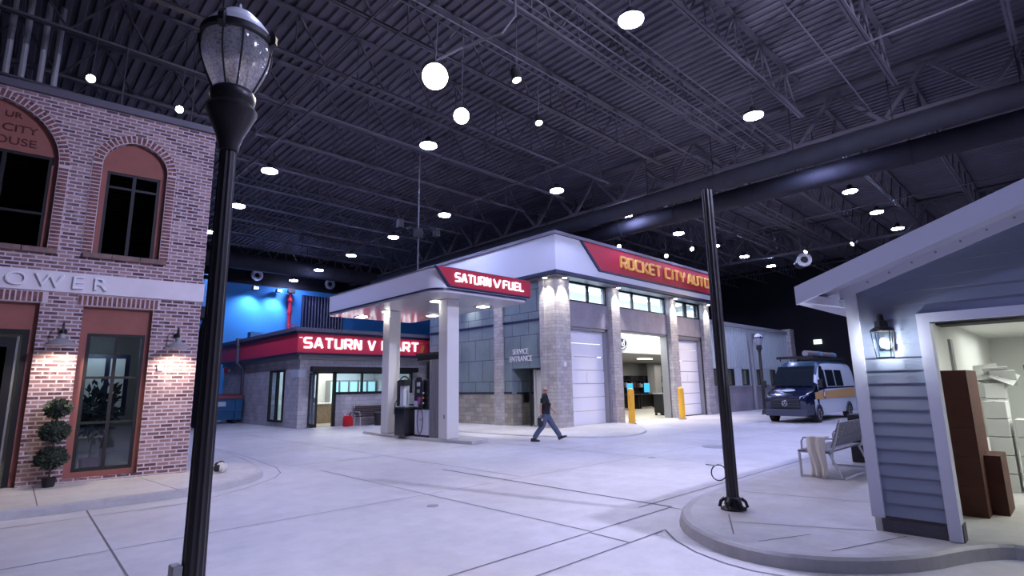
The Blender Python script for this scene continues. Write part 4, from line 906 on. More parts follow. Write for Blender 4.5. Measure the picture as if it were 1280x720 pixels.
# shelves, monitors, counter, stools in the bay
for k in range(5):
    t = thing('display_shelf', 'dark display shelf with goods at the back of the open bay', 'shelf', (36.0+k*2.0, 25.8, 0), 0, 'shelves in the open bay')
    MB().box(0, 1.9, 0, .5, 0, .08).box(0, 1.9, .45, .5, 0, 2.5).box(0, .05, 0, .5, 0, 2.5).box(1.85, 1.9, 0, .5, 0, 2.5).box(0, 1.9, 0, .5, .8, .84).box(0, 1.9, 0, .5, 1.5, 1.54).box(0, 1.9, 0, .5, 2.1, 2.14).build('rack', 'black', t)
    for j in range(7): MB().box(.1+j*.25, .28+j*.25, .1, .4, 1.54, 1.54+random.uniform(.2, .45)).build('goods', random.choice(['grey', 'black', 'darkbrown', 'label', 'steelframe']), t)
for k in range(2):
    t = thing('shop_counter', 'black counter inside the open bay', 'counter', (31.8+k*2.9, 22.8, 0), 0, 'counters in the bay'); MB().box(0, 2.8, 0, .8, 1.0, 1.07).box(.05, .12, .05, .75, 0.02, 1.0).box(2.68, 2.75, .05, .75, 0.02, 1.0).box(.1, 2.7, .6, .65, .1, 1.0).build('table', 'black', t)
for x, lab in ((33.7, 'bright blue screen on the black counter, left one'), (35.9, 'bright blue screen on the black counter, middle one')):
    t = thing('computer_monitor', lab, 'monitor', (x, 23.0, 1.07)); box(-.35, .35, 0, .05, .12, .78).build('screen', 'bluemonitor', t, bevel=.03); MB().box(-.15, .15, -.05, .15, 0, .02).box(-.03, .03, 0, .05, 0, .12).build('stand', 'black', t)
t = thing('tool_cart', 'dark tool cart just inside the open bay by the right jamb', 'cart', (28.1, 17.1, 0)); MB().box(-.35, .35, -.3, .3, .15, 1.2).build('cabinet', 'black', t, bevel=.03); MB().box(-.38, .38, -.33, .33, 1.2, 1.26).build('top', 'grey', t)
for a in (-.28, .28):
    for b in (-.22, .22): MB().rod((a-.03, b, .075), (a+.03, b, .075), .075, n=12).build('wheel', 'tyre', t)
# pier up/down lights
for x, y in ((17.45, 14.95), (21.35, 14.95), (26.65, 14.95), (30.4, 14.95), (16.78, 15.5), (16.78, 18.7)):
    o = ap(MB().lathe((x, y, 0), [(.12, 6.34), (.12, 6.40)], 16), 'soffit_downlight', 'steelframe'); MB().lathe((x, y, 0), [(.095, 6.33), (.095, 6.345)], 16).build('lens', 'softlens', o, off=OA)
    lamp('downlight_glow', 'SPOT', Vector((x, y, 6.3))-Vector(OA), 420 if x > 17 or y < 16 else 90, (1, .95, .86), AS, size=.06, target=Vector((x, y+(.06 if x > 17 else 0), 0))-Vector(OA), spot=75, blend=.7)
lamp('side_downlight', 'SPOT', Vector((16.72, 20.6, 6.3))-Vector(OA), 200, (1, .95, .86), AS, size=.06, target=Vector((16.8, 20.6, 0))-Vector(OA), spot=70, blend=.7)
ap(MB().lathe((16.72, 20.6, 0), [(.12, 6.34), (.12, 6.40)], 16), 'soffit_downlight', 'softlens')
ap(box(17.4, 17.55, 15.1, 15.15, 2.55, 2.75), 'keypad', 'white')
ap(MB().box(16.1, 17.0, 22.5, 24.3, 3.35, 3.55), 'door_canopy', 'black')
# extension
mb = MB()
wall_with_holes(mb.use('ribpanel'), 30.8, 44.2, 1.55, 5.35, [(31.3, 32.3, 1.6, 2.65), (33.2, 34.3, 1.6, 2.65), (35.4, 36.5, 1.6, 2.65), (37.7, 38.6, 1.6, 2.65), (40, 41, 1.6, 2.65)], 15.5, 15.7)
x = 30.9
while x < 44.1: mb.box(x, x+.03, 15.47, 15.5, 2.7, 5.35); x += .4
ap(mb, 'panel_wall', 'ribpanel'); ap(MB().box(30.8, 44.2, 15.42, 15.7, 0, 1.5), 'base_wall', 'plaster'); ap(MB().box(30.8, 44.2, 15.36, 15.7, 1.5, 1.58).box(30.8, 44.3, 15.4, 15.8, 5.35, 5.6), 'coping', 'grey'); ap(MB().box(43.8, 44.6, 15.2, 15.8, 0, 5.75), 'end_pier', 'stone')
for x0, x1 in ((31.3, 32.3), (33.2, 34.3), (35.4, 36.5), (37.7, 38.6), (40, 41)):
    f = ap(MB().box(x0, x0+.07, 15.5, 15.6, 1.6, 2.65).box(x1-.25, x1, 15.5, 15.6, 1.6, 2.65).box(x0, x1, 15.5, 15.6, 1.6, 1.66).box(x0, x1, 15.5, 15.6, 2.58, 2.65), 'square_window', 'black'); box(x0, x1, 15.54, 15.55, 1.6, 2.65).build('pane', 'glass', f, off=OA)
t = thing('downspout', 'grey downspout with tapered head on the pale wall beyond the auto shop', 'downspout', (36.7, 15.3, 0)); MB().rod((0, 0, 0), (0, 0, 4.3), .12, n=10).build('pipe', 'grey', t, smooth=True); MB().rod((0, 0, 4.2), (0, 0, 5.0), .13, .3, n=4).build('collector_head', 'grey', t)
for k, (x, y) in enumerate(((21.25, 14.5), (25.45, 14.35))):
    t = thing('bollard', ['yellow steel bollard at the left edge of the open bay', 'yellow steel bollard in front of the right hand garage door'][k], 'bollard', (x, y, .04)); MB().lathe((0, 0, 0), [(.15, 0), (.15, 1.42), (.13, 1.5), (.07, 1.55), (.01, 1.57)], 20).build('post', 'yellow', t, smooth=True); MB().lathe((0, 0, 0), [(.2, -.03), (.2, .015)], 16).build('footing', 'curb_concrete', t)
t = thing('exit_sign', 'small lit sign high on the dark far wall above the van', 'sign', (49.9, 15.2, 5.05)); box(-.05, .05, -.3, .3, -.18, .18).build('sign_box', 'exitsign', t)

# ================================================================== LAMP POSTS
def post_shaft(t, h, r0, r1):
    MB().lathe((0, 0, 0), [(.20, 0), (.20, .06), (.16, .09), (.17, .18), (.15, .22), (.10, .28), (.11, .32), (.08, .36)], 24).build('base', 'postpaint', t, smooth=True)
    MB().lathe((0, 0, 0), [(r0, .34), (r1, h)], 24, flute=.09).build('shaft', 'postpaint', t)
def acorn(t, zb):
    MB().lathe((0, 0, zb), [(.062, -.32), (.066, -.31), (.07, -.27), (.09, -.20), (.125, -.12), (.155, -.05), (.168, -.02), (.172, 0), (.15, .03), (.135, .05), (.15, .075), (.155, .12), (.14, .15), (.12, .16)], 28).build('collar', 'postpaint', t, smooth=True)
    prof = [(.125, .15), (.15, .20), (.19, .29), (.222, .38), (.235, .47), (.232, .53), (.222, .57)]
    MB().lathe((0, 0, zb), prof, 32, closed=False).build('globe', 'globeglass', t, smooth=True)
    MB().lathe((0, 0, zb), [(.05, .16), (.055, .24), (.03, .28), (.035, .34), (.02, .36)], 16).build('lamp_holder', 'steelframe', t, smooth=True)
    MB().lathe((0, 0, zb), [(.01, .36), (.035, .38), (.04, .42), (.02, .47), (.004, .48)], 12).build('bulb', 'white', t, smooth=True)
    MB().lathe((0, 0, zb), [(.24, .55), (.25, .56), (.25, .605), (.235, .61)], 32).build('band', 'black', t, smooth=True)
    MB().lathe((0, 0, zb), [(.235, .605), (.215, .66), (.17, .72), (.155, .725), (.15, .74), (.11, .78), (.06, .805), (.03, .815), (.014, .83), (.008, .88), (.003, .89)], 32).build('cap', 'whitepanel', t, smooth=True)
    for k in range(8):
        a = 2*pi*k/8+.12*(1 if k % 2 else -1)+pi/8*0
        c_, s_ = cos(a), sin(a); off = .01
        MB().tube([((r+off)*c_, (r+off)*s_, zb+z) for r, z in prof], .0065, 6).build('rib', 'black', t)
    for k in range(4):
        a = 2*pi*k/4+pi/4+.1; c_, s_ = cos(a), sin(a); R = Matrix.Translation((0, 0, zb)) @ Matrix.Rotation(a, 4, 'Z')
        MB(R).prism([(.24, .52), (.285, .55), (.285, .61), (.25, .66), (.235, .61)], -.02, .02, 'y').build('bracket', 'black', t)
LP = (1.06, 4.065)
t = thing('street_lamp', 'black fluted street lamp with clear acorn globe in the left foreground', 'street lamp', (*LP, 0)); post_shaft(t, 3.52, .072, .056); acorn(t, 3.78)
MB().box(-.125, -.066, -.03, .08, .50, .69).build('outlet_box', 'grey', t, bevel=.008)
t = thing('street_lamp', 'small black street lamp with acorn globe standing far back behind the van', 'street lamp', (31.7, 12.75, 0)); post_shaft(t, 3.46, .1, .075); acorn(t, 3.72)
t = thing('lamp_post', 'headless black post with bolted base at the right-hand sidewalk corner', 'post', (7.22, 3.43, .13))
MB().lathe((0, 0, 0), [(.077, .12), (.074, 4.38)], 24, flute=.1).build('shaft', 'postpaint', t)
MB().lathe((0, 0, 0), [(.16, .0), (.16, .02), (.11, .05), (.10, .14), (.085, .16)], 24).build('base_flange', 'postpaint', t, smooth=True)
for k in range(6):
    a = pi*k/3; MB().tube([(.10*cos(a), .10*sin(a), .14), (.15*cos(a), .15*sin(a), .10), (.17*cos(a), .17*sin(a), .03)], .022, 6).build('bolt_cover', 'black', t)
MB().tube([(-.11+.07*cos(k*pi/8), .11-.07*cos(k*pi/8), .46+.1*sin(k*pi/8)) for k in range(17)], .008, 6).build('cable_loop', 'black', t); MB().rod((-.13, .13, .55), (-.24, .22, .57), .008).build('cable_tag', 'label', t)

# ================================================================== VAN
VN = thing('camper_van', 'dark blue and white camper van with orange stripe and roof rack tubes', 'van', (25.4, 9.32, 0))
VN_L, HW = 6.9, 1.0
def vanbody():
    # stations along x: (x, z_low, z_top) silhouette; cross-section narrows to the roof
    st_ = [(-.0, .42, .95), (.04, .36, 1.12), (.25, .33, 1.28), (.75, .32, 1.42), (1.0, .32, 1.50), (1.25, .32, 1.78), (1.55, .32, 2.15), (1.85, .32, 2.45), (2.1, .32, 2.62), (2.5, .32, 2.72), (3.5, .32, 2.76), (5.5, .32, 2.76), (6.6, .32, 2.72), (6.85, .36, 2.62), (6.9, .45, 2.5)]
    prof = [0, .12, .3, .45, .58, .72, .85, .94, 1.0]
    V_, n = [], 0
    rings = []
    for x, zl, zt in st_:
        wf = 1-.16*max(0, (.6-x)/.6)**1.5
        half = []
        for q in prof:
            z = zl+(zt-zl)*q
            full = HW*wf*(1-.02*(z > .9)*(z-.9)) - .10*max(0, (z-1.5))/1.2
            if q >= .94: full -= .05 if q < 1 else .22
            if q == 0: full -= .06
            half.append((full, z))
        rings.append([(x, -a, z) for a, z in half]+[(x, a, z) for a, z in half[::-1]])
    m_ = len(rings[0]); mb = MB(); vs = [p for r in rings for p in r]; mb.add(vs, [])
    for i in range(len(rings)-1):
        for k in range(m_):
            idx = (i*m_+k, i*m_+(k+1) % m_, (i+1)*m_+(k+1) % m_, (i+1)*m_+k)
            c = sum((Vector(vs[j]) for j in idx), Vector())/4
            if c.z < .85 and c.x < 1.0: mt = 'bumper'
            elif c.x < 1.25: mt = 'navy'
            elif abs(c.y) < .8 or c.z > 2.5: mt = 'tealroof' if c.x < 2.6 or abs(c.y) < .75 else 'vanwhite'
            elif c.z < 1.0: mt = 'vanwhite'
            else: mt = 'vanwhite'
            mb.use(mt); mb.f.append(idx); mb.m.append(mb.cur)
    mb.use('bumper'); mb.f.append(tuple(range(m_))); mb.m.append(mb.cur); mb.use('vanwhite'); mb.f.append(tuple((len(rings)-1)*m_+k for k in range(m_))); mb.m.append(mb.cur)
    return mb
vanbody().build('body', 'navy', VN, smooth=True)
# glass and trims, slightly proud
def yv(z): return HW*(1-.02*(z-.9 if z > .9 else 0))-.10*max(0, (z-1.5))/1.2
wsx = [(1.03, 1.54, .90), (1.25, 1.80, .86), (1.55, 2.17, .82), (1.80, 2.42, .78)]
mb = MB(); mb.add([(x-.03, sg*y, z+dz+.03) for x, z, y in wsx for sg in (-1, 1) for dz in (.0, .02)], [])
for i in range(3):
    k = i*4; mb.f.append((k+1, k+3, k+7, k+5)); mb.m.append(0)
mb.build('windshield', 'vanglass', VN)
MB().box(-.09, .25, -.86, .86, .30, .60).build('bumper', 'bumper', VN, bevel=.05)
MB().tube([(1.0, -.5, 1.56), (1.3, -.1, 1.90)], .012, 6).tube([(1.0, .2, 1.56), (1.3, .6, 1.90)], .012, 6).build('wiper', 'black', VN)
for s in (-1, 1):
    def sidepoly(pts, e=.012): return [(x, s*(yv(z)+e), z) for x, z in pts]
    MB().add(sidepoly([(1.42, 1.55), (2.45, 1.55), (2.45, 2.3), (1.95, 2.3)], .015), [(0, 1, 2, 3)]).build('door_window', 'vanglass', VN)
    for a, b in ((2.62, 3.75), (3.9, 5.0)): MB().add(sidepoly([(a, 1.55), (b, 1.55), (b, 2.3), (a, 2.3)], .015), [(0, 1, 2, 3)]).build('side_window', 'vanglass', VN)
    mb = MB().add(sidepoly([(.75, 1.0), (6.7, 1.0), (6.7, 1.42), (.75, 1.30)], .012), [(0, 1, 2, 3)]); mb.build('orange_stripe', 'vanorange', VN)
    MB().add(sidepoly([(.6, .42), (1.0, .42), (1.0, 1.0), (.6, 1.0)], .01), [(0, 1, 2, 3)]).build('fender_panel', 'vanwhite', VN)
    MB().add(sidepoly([(2.4, 1.44), (6.7, 1.46), (6.7, 1.52), (2.4, 1.50)], .013), [(0, 1, 2, 3)]).build('dark_pinstripe', 'navy', VN)
    MB().add(sidepoly([(1.25, 1.35), (2.5, 1.45), (2.3, 2.45), (2.0, 2.5)], .006), [(0, 1, 2, 3)]).build('door_panel', 'navy', VN)
    p = [(1.95+.17*cos(k*pi/8), 1.2+.2*sin(k*pi/8)) for k in range(16)]; MB().add(sidepoly(p, .02), [tuple(range(16))]).build('round_emblem', 'dumpsterlid', VN); p = [(1.95+.1*cos(k*pi/8), 1.2+.12*sin(k*pi/8)) for k in range(16)]; MB().add(sidepoly(p, .026), [tuple(range(16))]).build('round_emblem', 'white', VN)
    MB().box(.9, 1.0, s*1.0, s*1.22, 1.62, 1.66).box(.86, 1.04, s*1.12, s*1.28, 1.5, 1.85).build('mirror', 'black', VN, bevel=.02)
    MB().add([(.06+.5*max(0, (a-.62))/.3*.5, s*a, z) for a, z in ((.60, 1.02), (.84, 1.0), (.90, 1.20), (.62, 1.14))], [(0, 1, 2, 3)]).build('headlight', 'headlight', VN).location = (-.05, 0, 0)
    for wx in (1.05, 5.45):
        w_ = MB().rod((wx, s*.78, .36), (wx, s*1.02, .36), .36, n=28).build('wheel', 'tyre', VN, smooth=True)
        MB().rod((wx, s*1.0, .36), (wx, s*1.025, .36), .23, n=20).build('rim', 'rim', w_)
        sp_ = MB()
        for k in range(6): a = k*pi/3; sp_.bar((wx, s*1.03, .36), (wx+.2*cos(a), s*1.03, .36+.2*sin(a)), .02, .05)
        sp_.build('spoke', 'black', w_)
        MB().tube([(wx+.42*cos(a), s*1.01, .36+.42*sin(a)) for a in [radians(k) for k in range(-5, 186, 19)]], .035, 6).build('wheel_arch', 'bumper', VN)
g_ = MB().box(-.06, -.0, -.62, .62, .62, 1.02).build('grille', 'black', VN, bevel=.03)
for k in range(3): box(-.075, -.055, -.58, .58, .70+k*.12, .72+k*.12).build('grille_bar', 'bumper', g_)
MB().tube([(-.09, .11*cos(k*pi/8), .84+.11*sin(k*pi/8)) for k in range(17)], .014, 6).bar((-.09, 0, .84), (-.09, 0, .95), .02, .02).bar((-.09, 0, .84), (-.09, .09, .79), .02, .02).bar((-.09, 0, .84), (-.09, -.09, .79), .02, .02).build('star_emblem', 'chrome', VN)
MB().box(-.05, .0, -.75, .75, .38, .52).build('lower_intake', 'black', VN)
p = [(.50+.17*cos(k*pi/10), .30*sin(k*pi/10), 1.372+.0476*cos(k*pi/10)) for k in range(20)]; MB().add(p, [tuple(range(20))]).build('hood_decal', 'label', VN).rotation_euler = (0, -.0, 0); VN.children[-1].location = (0, 0, .03) if False else (0, 0, 0)
# hood decal raised just above bonnet
for o in VN.children:
    if o.name.startswith('hood_decal'): o.location.z = .02
rk = MB()
for y in (-.75, .75): rk.bar((1.8, y, 2.92), (6.7, y, 2.92), .05, .06)
for x in (1.85, 3.2, 4.6, 6.6): rk.bar((x, -.75, 2.9), (x, .75, 2.9), .05, .05); rk.bar((x, -.7, 2.9), (x, -.7, 2.72), .04, .04); rk.bar((x, .7, 2.9), (x, .7, 2.72), .04, .04)
rk.build('roof_rack', 'black', VN); MB().bar((1.7, -.8, 2.88), (1.7, .8, 2.88), .12, .12).build('light_bar', 'black', VN)
for x0, x1 in ((2.1, 3.9), (4.1, 6.2)): o = MB().rod((x0, -.35, 3.07), (x1, -.35, 3.07), .14, n=16).build('roof_tube', 'steelframe', VN, smooth=True); MB().rod((x1-.25, -.35, 3.07), (x1, -.35, 3.07), .155, n=16).build('tube_cap', 'bluecloth', o, smooth=True)

# ================================================================== SIDING HOUSE (front face X = 7.25)
HX = 7.25; HS = thing('siding_house', 'small grey-blue lap siding house with white rake board and open garage at the right', 'building', (HX, 1.85, .13)); OH = (HX, 1.85, .13)
def hp(mb, name, mt, **k): return mb.build(name, mt, HS, off=OH, **k)
def gz(y): return 2.84+(1.85-y)*.343      # underside of the roof at the wall
PK = -3.2
def gy(z): return 1.85-(z-2.84)/.343
mb = MB(); z = .30; cH = .142
def lap(y0, y1, za, zb, ya0=None, ya1=None):
    ya0 = y0 if ya0 is None else ya0; ya1 = y1 if ya1 is None else ya1
    mb.add([(HX, y0, za), (HX, y1, za), (HX+.018, ya1, zb), (HX+.018, ya0, zb), (HX+.02, y0, za), (HX+.02, y1, za)], [(0, 1, 2, 3), (0, 4, 5, 1)])
while z < 4.6:
    zb = z+cH
    left_a = min(1.74, gy(z)); left_b = min(1.74, gy(zb)); ra = max(-8.1, 2*PK-gy(z)) if z > 2.84 else -8.1; rb = max(-8.1, 2*PK-gy(zb)) if zb > 2.84 else -8.1
    if z < 2.37: lap(1.20, 1.74, z, zb)
    else: lap(ra, left_a, z, zb, rb, left_b)
    z = zb
hp(mb, 'lap_siding', 'siding')
hp(MB().box(HX+.03, HX+.15, 1.2, 1.85, .13, 2.9).prism([(1.85, 2.36), (1.85, 2.84), (PK, gz(PK)), (2*PK-1.85, 2.84), (2*PK-1.85, 2.36)], HX+.03, HX+.15, 'x').box(HX+.03, HX+.15, -8.25, -4.2, .13, 2.4), 'front_wall', 'interiorwhite')
hp(MB().box(HX+.02, HX+.2, 1.08, 1.78, .13, .30), 'foundation', 'foundation')
hp(MB().box(HX-.03, HX+.03, 1.74, 1.86, .28, 2.80), 'corner_board', 'trimwhite')
hp(MB().box(HX-.03, HX+.16, 1.09, 1.20, .14, 2.46).box(HX-.03, HX+.16, -4.2, 1.09, 2.36, 2.46).box(HX-.03, HX+.16, -4.3, -4.2, .14, 2.46), 'opening_trim', 'trimwhite')
for sgn in (1, -1):
    def yy(y): return y if sgn == 1 else 2*PK-y
    ye = 2.30; hp(MB().prism([(yy(ye), gz(ye)-.02), (yy(PK), gz(PK)-.02), (yy(PK), gz(PK)+.22), (yy(ye), gz(ye)+.20)] , HX-.32, HX-.28, 'x'), 'rake_board', 'trimwhite')
    hp(MB().prism([(yy(ye), gz(ye)+.03), (yy(PK), gz(PK)+.03), (yy(PK), gz(PK)+.20), (yy(ye), gz(ye)+.18)], HX-.28, 20, 'x'), 'roof_slab', 'capgrey')
    hp(MB().prism([(yy(ye), gz(ye)-.01), (yy(PK), gz(PK)-.01), (yy(PK), gz(PK)+.03), (yy(ye), gz(ye)+.03)], HX-.28, HX+.03, 'x').prism([(yy(ye), gz(ye)-.01), (yy(1.86), gz(1.86)-.01), (yy(1.86), gz(1.86)+.03), (yy(ye), gz(ye)+.03)], HX+.03, 20, 'x'), 'soffit', 'trimwhite')
    hp(MB().prism([(yy(1.9), gz(1.9)-.12), (yy(PK), gz(PK)-.12), (yy(PK), gz(PK)-.0), (yy(1.9), gz(1.9)-.0)], HX-.035, HX+.02, 'x'), 'frieze_board', 'trimwhite')
rv = MB(); y = 1.6
while y > -3: rv.rod((HX-.05, y, gz(y)-.05), (HX-.03, y, gz(y)-.05), .012, n=6); y -= .22
hp(rv, 'nail_head', 'grey')
hp(MB().prism([(1.86, 2.68), (2.27, 2.82), (2.27, 2.70), (1.86, 2.60)], HX-.26, HX-.0, 'x'), 'eave_return', 'trimwhite')
hp(MB().box(HX+.15, 19.8, 1.73, 1.85, .13, 2.84).box(19.6, 19.8, -8.2, 1.73, .13, 3.1).box(HX+.15, 19.6, -8.25, -8.1, .13, 3.1), 'side_wall', 'interiorwhite')
hp(MB().box(HX+.15, 19.6, -8.1, 1.73, 2.83, 2.87), 'inside_ceiling', 'interiorwhite')
hp(MB().box(12, 12.6, -.5, 1.73, 2.7, 2.83).box(10.2, 10.25, -8, 1.73, 2.75, 2.8), 'ceiling_rail', 'duct')
lamp('garage_light', 'AREA', (3.5, -2.8, 2.62), 130, (.97, 1, .93), HS, size=(3, 3), target=(3.5, -2.8, 0))
lamp('garage_light', 'AREA', (8.5, -2.0, 2.62), 90, (.97, 1, .93), HS, size=(3, 3), target=(8.5, -2.0, 0))
hp(MB().box(13.0, 13.25, 1.69, 1.73, 1.6, 2.5), 'wall_panel', 'grey')
# lantern
t = thing('wall_lantern', 'lit black carriage lantern on the siding beside the garage opening', 'wall lamp', (HX-.16, 1.50, 2.0))
MB().box(.10, .17, -.06, .06, .1, .34).bar((.12, 0, .30), (.0, 0, .40), .02, .02).build('wall_plate', 'black', t)
MB().lathe((0, 0, 0), [(.125, .29), (.10, .32), (.065, .34), (.06, .40), (.035, .41), (.03, .47), (.015, .48)], 4).build('cap', 'black', t)
fr_ = MB()
def lq(r, z): return [(r*cos(pi/4+k*pi/2), r*sin(pi/4+k*pi/2), z) for k in range(4)]
A_, B_ = lq(.095, 0), lq(.125, .29)
for k in range(4): fr_.bar(A_[k], B_[k], .009, .009); fr_.bar(A_[k], A_[(k+1) % 4], .01, .012); fr_.bar(B_[k], B_[(k+1) % 4], .01, .012)
fr_.build('frame', 'black', t)
MB().add(lq(.09, .01)+lq(.12, .285), [(k, (k+1) % 4, 4+(k+1) % 4, 4+k) for k in range(4)]).build('glass', 'glass', t)
MB().sphere((0, 0, .16), .035, 12, 8, (1, 1, 1.5)).build('bulb', 'lanternglass', t, smooth=True)
# garage goods
random.seed(3)
for (x, y, n_, w_, lab) in ((9.0, 1.20, 5, .34, 0), (9.45, 1.02, 5, .34, 1), (9.3, .98, 2, .22, 2)):
    if lab == 1: x, y = 9.75, 1.25
    for k in range(n_):
        lb = ['dark brown carton in the tall stack nearest the garage opening', 'dark brown carton in the tall stack hidden behind the first stack', 'low dark brown carton beside the tall dark stacks'][lab]
        o = MB().use('darkbrown').box(-.3, .3, -w_/2, w_/2, 0, .345).use('cartonbrown').box(-.305, -.3, w_/2-.05, w_/2, .02, .33).build('brown_carton', 'darkbrown', off=(0, 0, 0))
        o.location = (x, y, .13+k*.347); tag(o, lb, 'box', 'brown cartons '+['in the front stack', 'in the rear stack', 'in the low stack'][lab])
random.seed(4)
def carton(x, y, k, stack, w_=.26):
    t = thing('white_carton', 'white carton in the '+stack, 'box', (x, y, .13+k*.26), random.uniform(-.03, .03), stack)
    box(-.2, .2, -w_/2, w_/2, 0, .25).build('carton_body', 'cardboardwhite', t, bevel=.006); box(-.205, .205, -.02, .02, .245, .253).build('tape', 'label', t)
for k in range(5): carton(11.1, 1.02, k, 'front stack of white cartons')
for k in range(3): carton(10.6, 1.26, k, 'low stack of white cartons beside the brown ones')
for k in range(4): carton(11.1, .70, k, 'right stack of white cartons')
for k in range(6): carton(12.3, 1.1, k, 'tall rear stack of white cartons')
for k in range(7): carton(13.2, 1.3, k, 'tallest stack of white cartons by the wall')
for k in range(5): carton(12.2, .6, k, 'rear right stack of white cartons')
mb = MB(); random.seed(9)
for k in range(7): R = Matrix.Translation((random.uniform(-.2, .2), random.uniform(-.25, .25), random.uniform(0.02, .2))) @ Matrix.Rotation(random.uniform(-.8, .8), 4, 'X') @ Matrix.Rotation(random.uniform(-.8, .8), 4, 'Y'); mb.box(-.2, .2, -.16, .16, -.006, .006, R)
o = mb.build('packing_sheets', 'cardboardwhite'); o.location = (12.3, 1.1, 1.72); tag(o, 'crumpled white packing sheets on the rear carton stack', 'packing')
t = thing('folded_cart', 'folded metal cart with red top bar behind the white cartons', 'cart', (13.0, .40, .13)); MB().box(-.05, .05, -.35, .35, 1.75, 1.85).build('top_bar', 'jugred', t); MB().bar((0, .28, 0), (0, .28, 1.75), .03, .03).bar((0, -.28, 0), (0, -.28, 1.75), .03, .03).bar((0, .28, .9), (0, -.28, .3), .02, .02).build('frame', 'steelframe', t)

# ================================================================== PERSON
def skin_mesh(name, verts, edges, radii, mt, parent, root=0, sub=2):
    me = bpy.data.meshes.new(name); me.from_pydata(verts, edges, []); o = bpy.data.objects.new(name, me); COL.objects.link(o)
    me.materials.append(M[mt]); md = o.modifiers.new('skin', 'SKIN'); md.use_smooth_shade = True
    sv = me.skin_vertices[0].data if me.skin_vertices else None
    if sv is None:
        bm = bmesh.new(); bm.from_mesh(me); bm.verts.layers.skin.verify(); bm.to_mesh(me); bm.free(); sv = me.skin_vertices[0].data
    for i, r in enumerate(radii): sv[i].radius = r if isinstance(r, tuple) else (r, r); sv[i].use_root = (i == root)
    s = o.modifiers.new('sub', 'SUBSURF'); s.levels = sub; s.render_levels = sub
    dg = bpy.context.evaluated_depsgraph_get(); dg.update(); me2 = bpy.data.meshes.new_from_object(o.evaluated_get(dg)); o.modifiers.clear(); o.data = me2; me2.materials.clear(); me2.materials.append(M[mt])
    for p_ in me2.polygons: p_.use_smooth = True
    if parent: o.parent = parent
    return o
# local frame: +x walking direction, +y to his left, z up
PS = thing('person', 'bald man in black polo and blue jeans walking right, carrying a dark bag', 'person', (13.25, 12.4, 0), radians(-42))
hipL, hipR = (0, .09, .90), (0, -.09, .90)
# left leg (far from the camera? +y side) strides forward, right leg trails
kneeF, ankF = (.25, .10, .50), (.50, .11, .13); kneeB, ankB = (-.10, -.10, .48), (-.40, -.10, .12)
shL, shR = (.0, .19, 1.42), (.0, -.19, 1.42)
elL, hdL = (.14, .26, 1.17), (.30, .24, .95); elR, hdR = (-.16, -.26, 1.16), (-.16, -.25, .90)
V1 = [(0, 0, .95), (0, 0, 1.1), (0, 0, 1.3), (-.01, 0, 1.45), (.0, 0, 1.52), (.02, 0, 1.58), (.03, 0, 1.67), (.02, 0, 1.735), shL, elL, hdL, shR, elR, hdR, hipL, kneeF, ankF, hipR, kneeB, ankB,
      (.095, 0, 1.585), (.125, 0, 1.64), (.02, .082, 1.64), (.02, -.082, 1.64)]
E1 = [(0, 1), (1, 2), (2, 3), (3, 4), (4, 5), (5, 6), (6, 7), (2, 8), (8, 9), (9, 10), (2, 11), (11, 12), (12, 13), (0, 14), (14, 15), (15, 16), (0, 17), (17, 18), (18, 19), (5, 20), (6, 21), (6, 22), (6, 23)]
R1 = [(.10, .09), (.09, .08), (.09, .08), .06, .06, .085, .098, .05, .034, .038, .028, .034, .038, .028, .075, .055, .04, .075, .055, .04, .035, .018, .018, .018]
def hand(V, E, R, hi, wrist, direc, side):
    """palm + five fingers appended to the body skeleton from the wrist vertex hi"""
    w_ = Vector(wrist); d = Vector(direc).normalized(); s_ = Vector((1, 0, 0)) if abs(d.x) < .7 else Vector((0, 0, 1)); s_ = (s_-d*s_.dot(d)).normalized(); n_ = d.cross(s_)*side
    pm = w_+d*.05; V.append(tuple(pm)); R.append((.034, .016)); E.append((hi, len(V)-1)); pi_ = len(V)-1
    for k, (o_f, L_) in enumerate(((-.028, .065), (-.01, .075), (.01, .07), (.028, .055))):
        a = pm+d*.035+s_*o_f; b = a+d*L_*.5+n_*.008; c = b+d*L_*.35+n_*.025
        V.extend([tuple(a), tuple(b), tuple(c)]); R.extend([.010, .009, .007]); m_ = len(V); E.extend([(pi_, m_-3), (m_-3, m_-2), (m_-2, m_-1)])
    a = w_+d*.03+s_*.035; b = a+d*.03+s_*.018+n_*.01; V.extend([tuple(a), tuple(b)]); R.extend([.012, .009]); m_ = len(V); E.extend([(pi_, m_-2), (m_-2, m_-1)])
hand(V1, E1, R1, 10, hdL, (.5, 0, -.85), 1); hand(V1, E1, R1, 13, hdR, (0, 0, -1), -1)
skin_mesh('body', V1, E1, R1, 'skin', PS)
skin_mesh('polo_shirt', [(0, 0, .90), (.01, 0, 1.05), (.03, 0, 1.15), (.01, 0, 1.30), (-.01, 0, 1.42), (-.0, 0, 1.50), (0, .17, 1.40), (.11, .25, 1.20), (-.01, -.17, 1.40), (-.12, -.25, 1.20)],
          [(0, 1), (1, 2), (2, 3), (3, 4), (4, 5), (4, 6), (6, 7), (4, 8), (8, 9)], [(.18, .15), (.185, .16), (.19, .165), (.19, .155), (.15, .13), .068, .10, .085, .10, .085], 'shirt', PS, root=1)
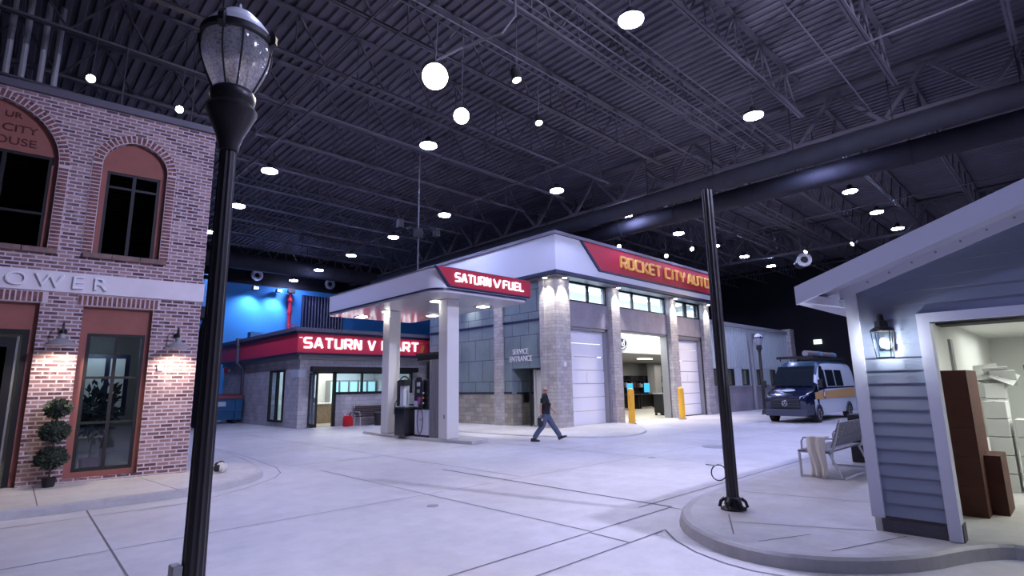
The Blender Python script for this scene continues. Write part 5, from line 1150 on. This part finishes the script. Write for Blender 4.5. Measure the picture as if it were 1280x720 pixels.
for sg, sh_, el_ in ((1, shL, (.09, .24, 1.22)), (-1, shR, (-.11, -.24, 1.20))):
    MB().tube([(0, sg*.06, 1.46), (0, sg*.12, 1.44), (0, sg*.18, 1.41), (sh_[0]+.3*(el_[0]), sg*.215, 1.34), el_], [.075, .088, .092, .084, .076], 14).build('sleeve', 'shirt', PS, smooth=True)
skin_mesh('jeans', [(0, 0, .97), (0, 0, .90), hipL, (.13, .10, .70), kneeF, (.38, .105, .31), (.495, .11, .12), hipR, (-.05, -.10, .68), kneeB, (-.25, -.10, .30), (-.395, -.10, .09)],
          [(0, 1), (1, 2), (2, 3), (3, 4), (4, 5), (5, 6), (1, 7), (7, 8), (8, 9), (9, 10), (10, 11)], [(.16, .13), (.155, .13), .12, .12, .10, .092, .088, .12, .12, .10, .092, .088], 'jeans', PS, root=1)
for nm, a, tilt, yy_ in (('shoe', (.50, .11, .10), radians(-22), 0), ('shoe', (-.40, -.10, .055), radians(0), 0)):
    o = MB().prism([(-.09, -.055), (.19, -.055), (.215, -.035), (.20, -.01), (.11, .015), (.04, .055), (-.07, .06), (-.10, 0)], -.047, .047, 'y').build(nm, 'shoe', PS, bevel=.015); o.location = a; o.rotation_euler = (0, tilt, 0)
MB().tube([(.105, .035, 1.632), (.112, .0, 1.638), (.105, -.035, 1.632)], .006, 6).build('eyebrow', 'stem', PS)
MB().lathe((0, 0, 1.485), [(.075, 0), (.07, .035), (.06, .035)], 16).build('collar', 'shirt', PS)
t = thing('tote_bag', 'dark bag with pale tag in the hand of the walking man', 'bag', (0, 0, 0), radians(-42))
c_ = Matrix.Rotation(radians(-42), 4, 'Z') @ Vector((-.17, -.27, 0)); t.location = (13.25+c_.x, 12.4+c_.y, 0)
MB().box(-.10, .09, -.04, .04, .50, .76).build('bag_body', 'black', t, bevel=.03); MB().tube([(-.07, 0, .73), (-.05, 0, .80), (.0, 0, .83), (.05, 0, .80), (.07, 0, .73)], .008, 6).build('handle', 'black', t); box(.02, .07, -.062, -.05, .66, .74).build('tag', 'label', t)
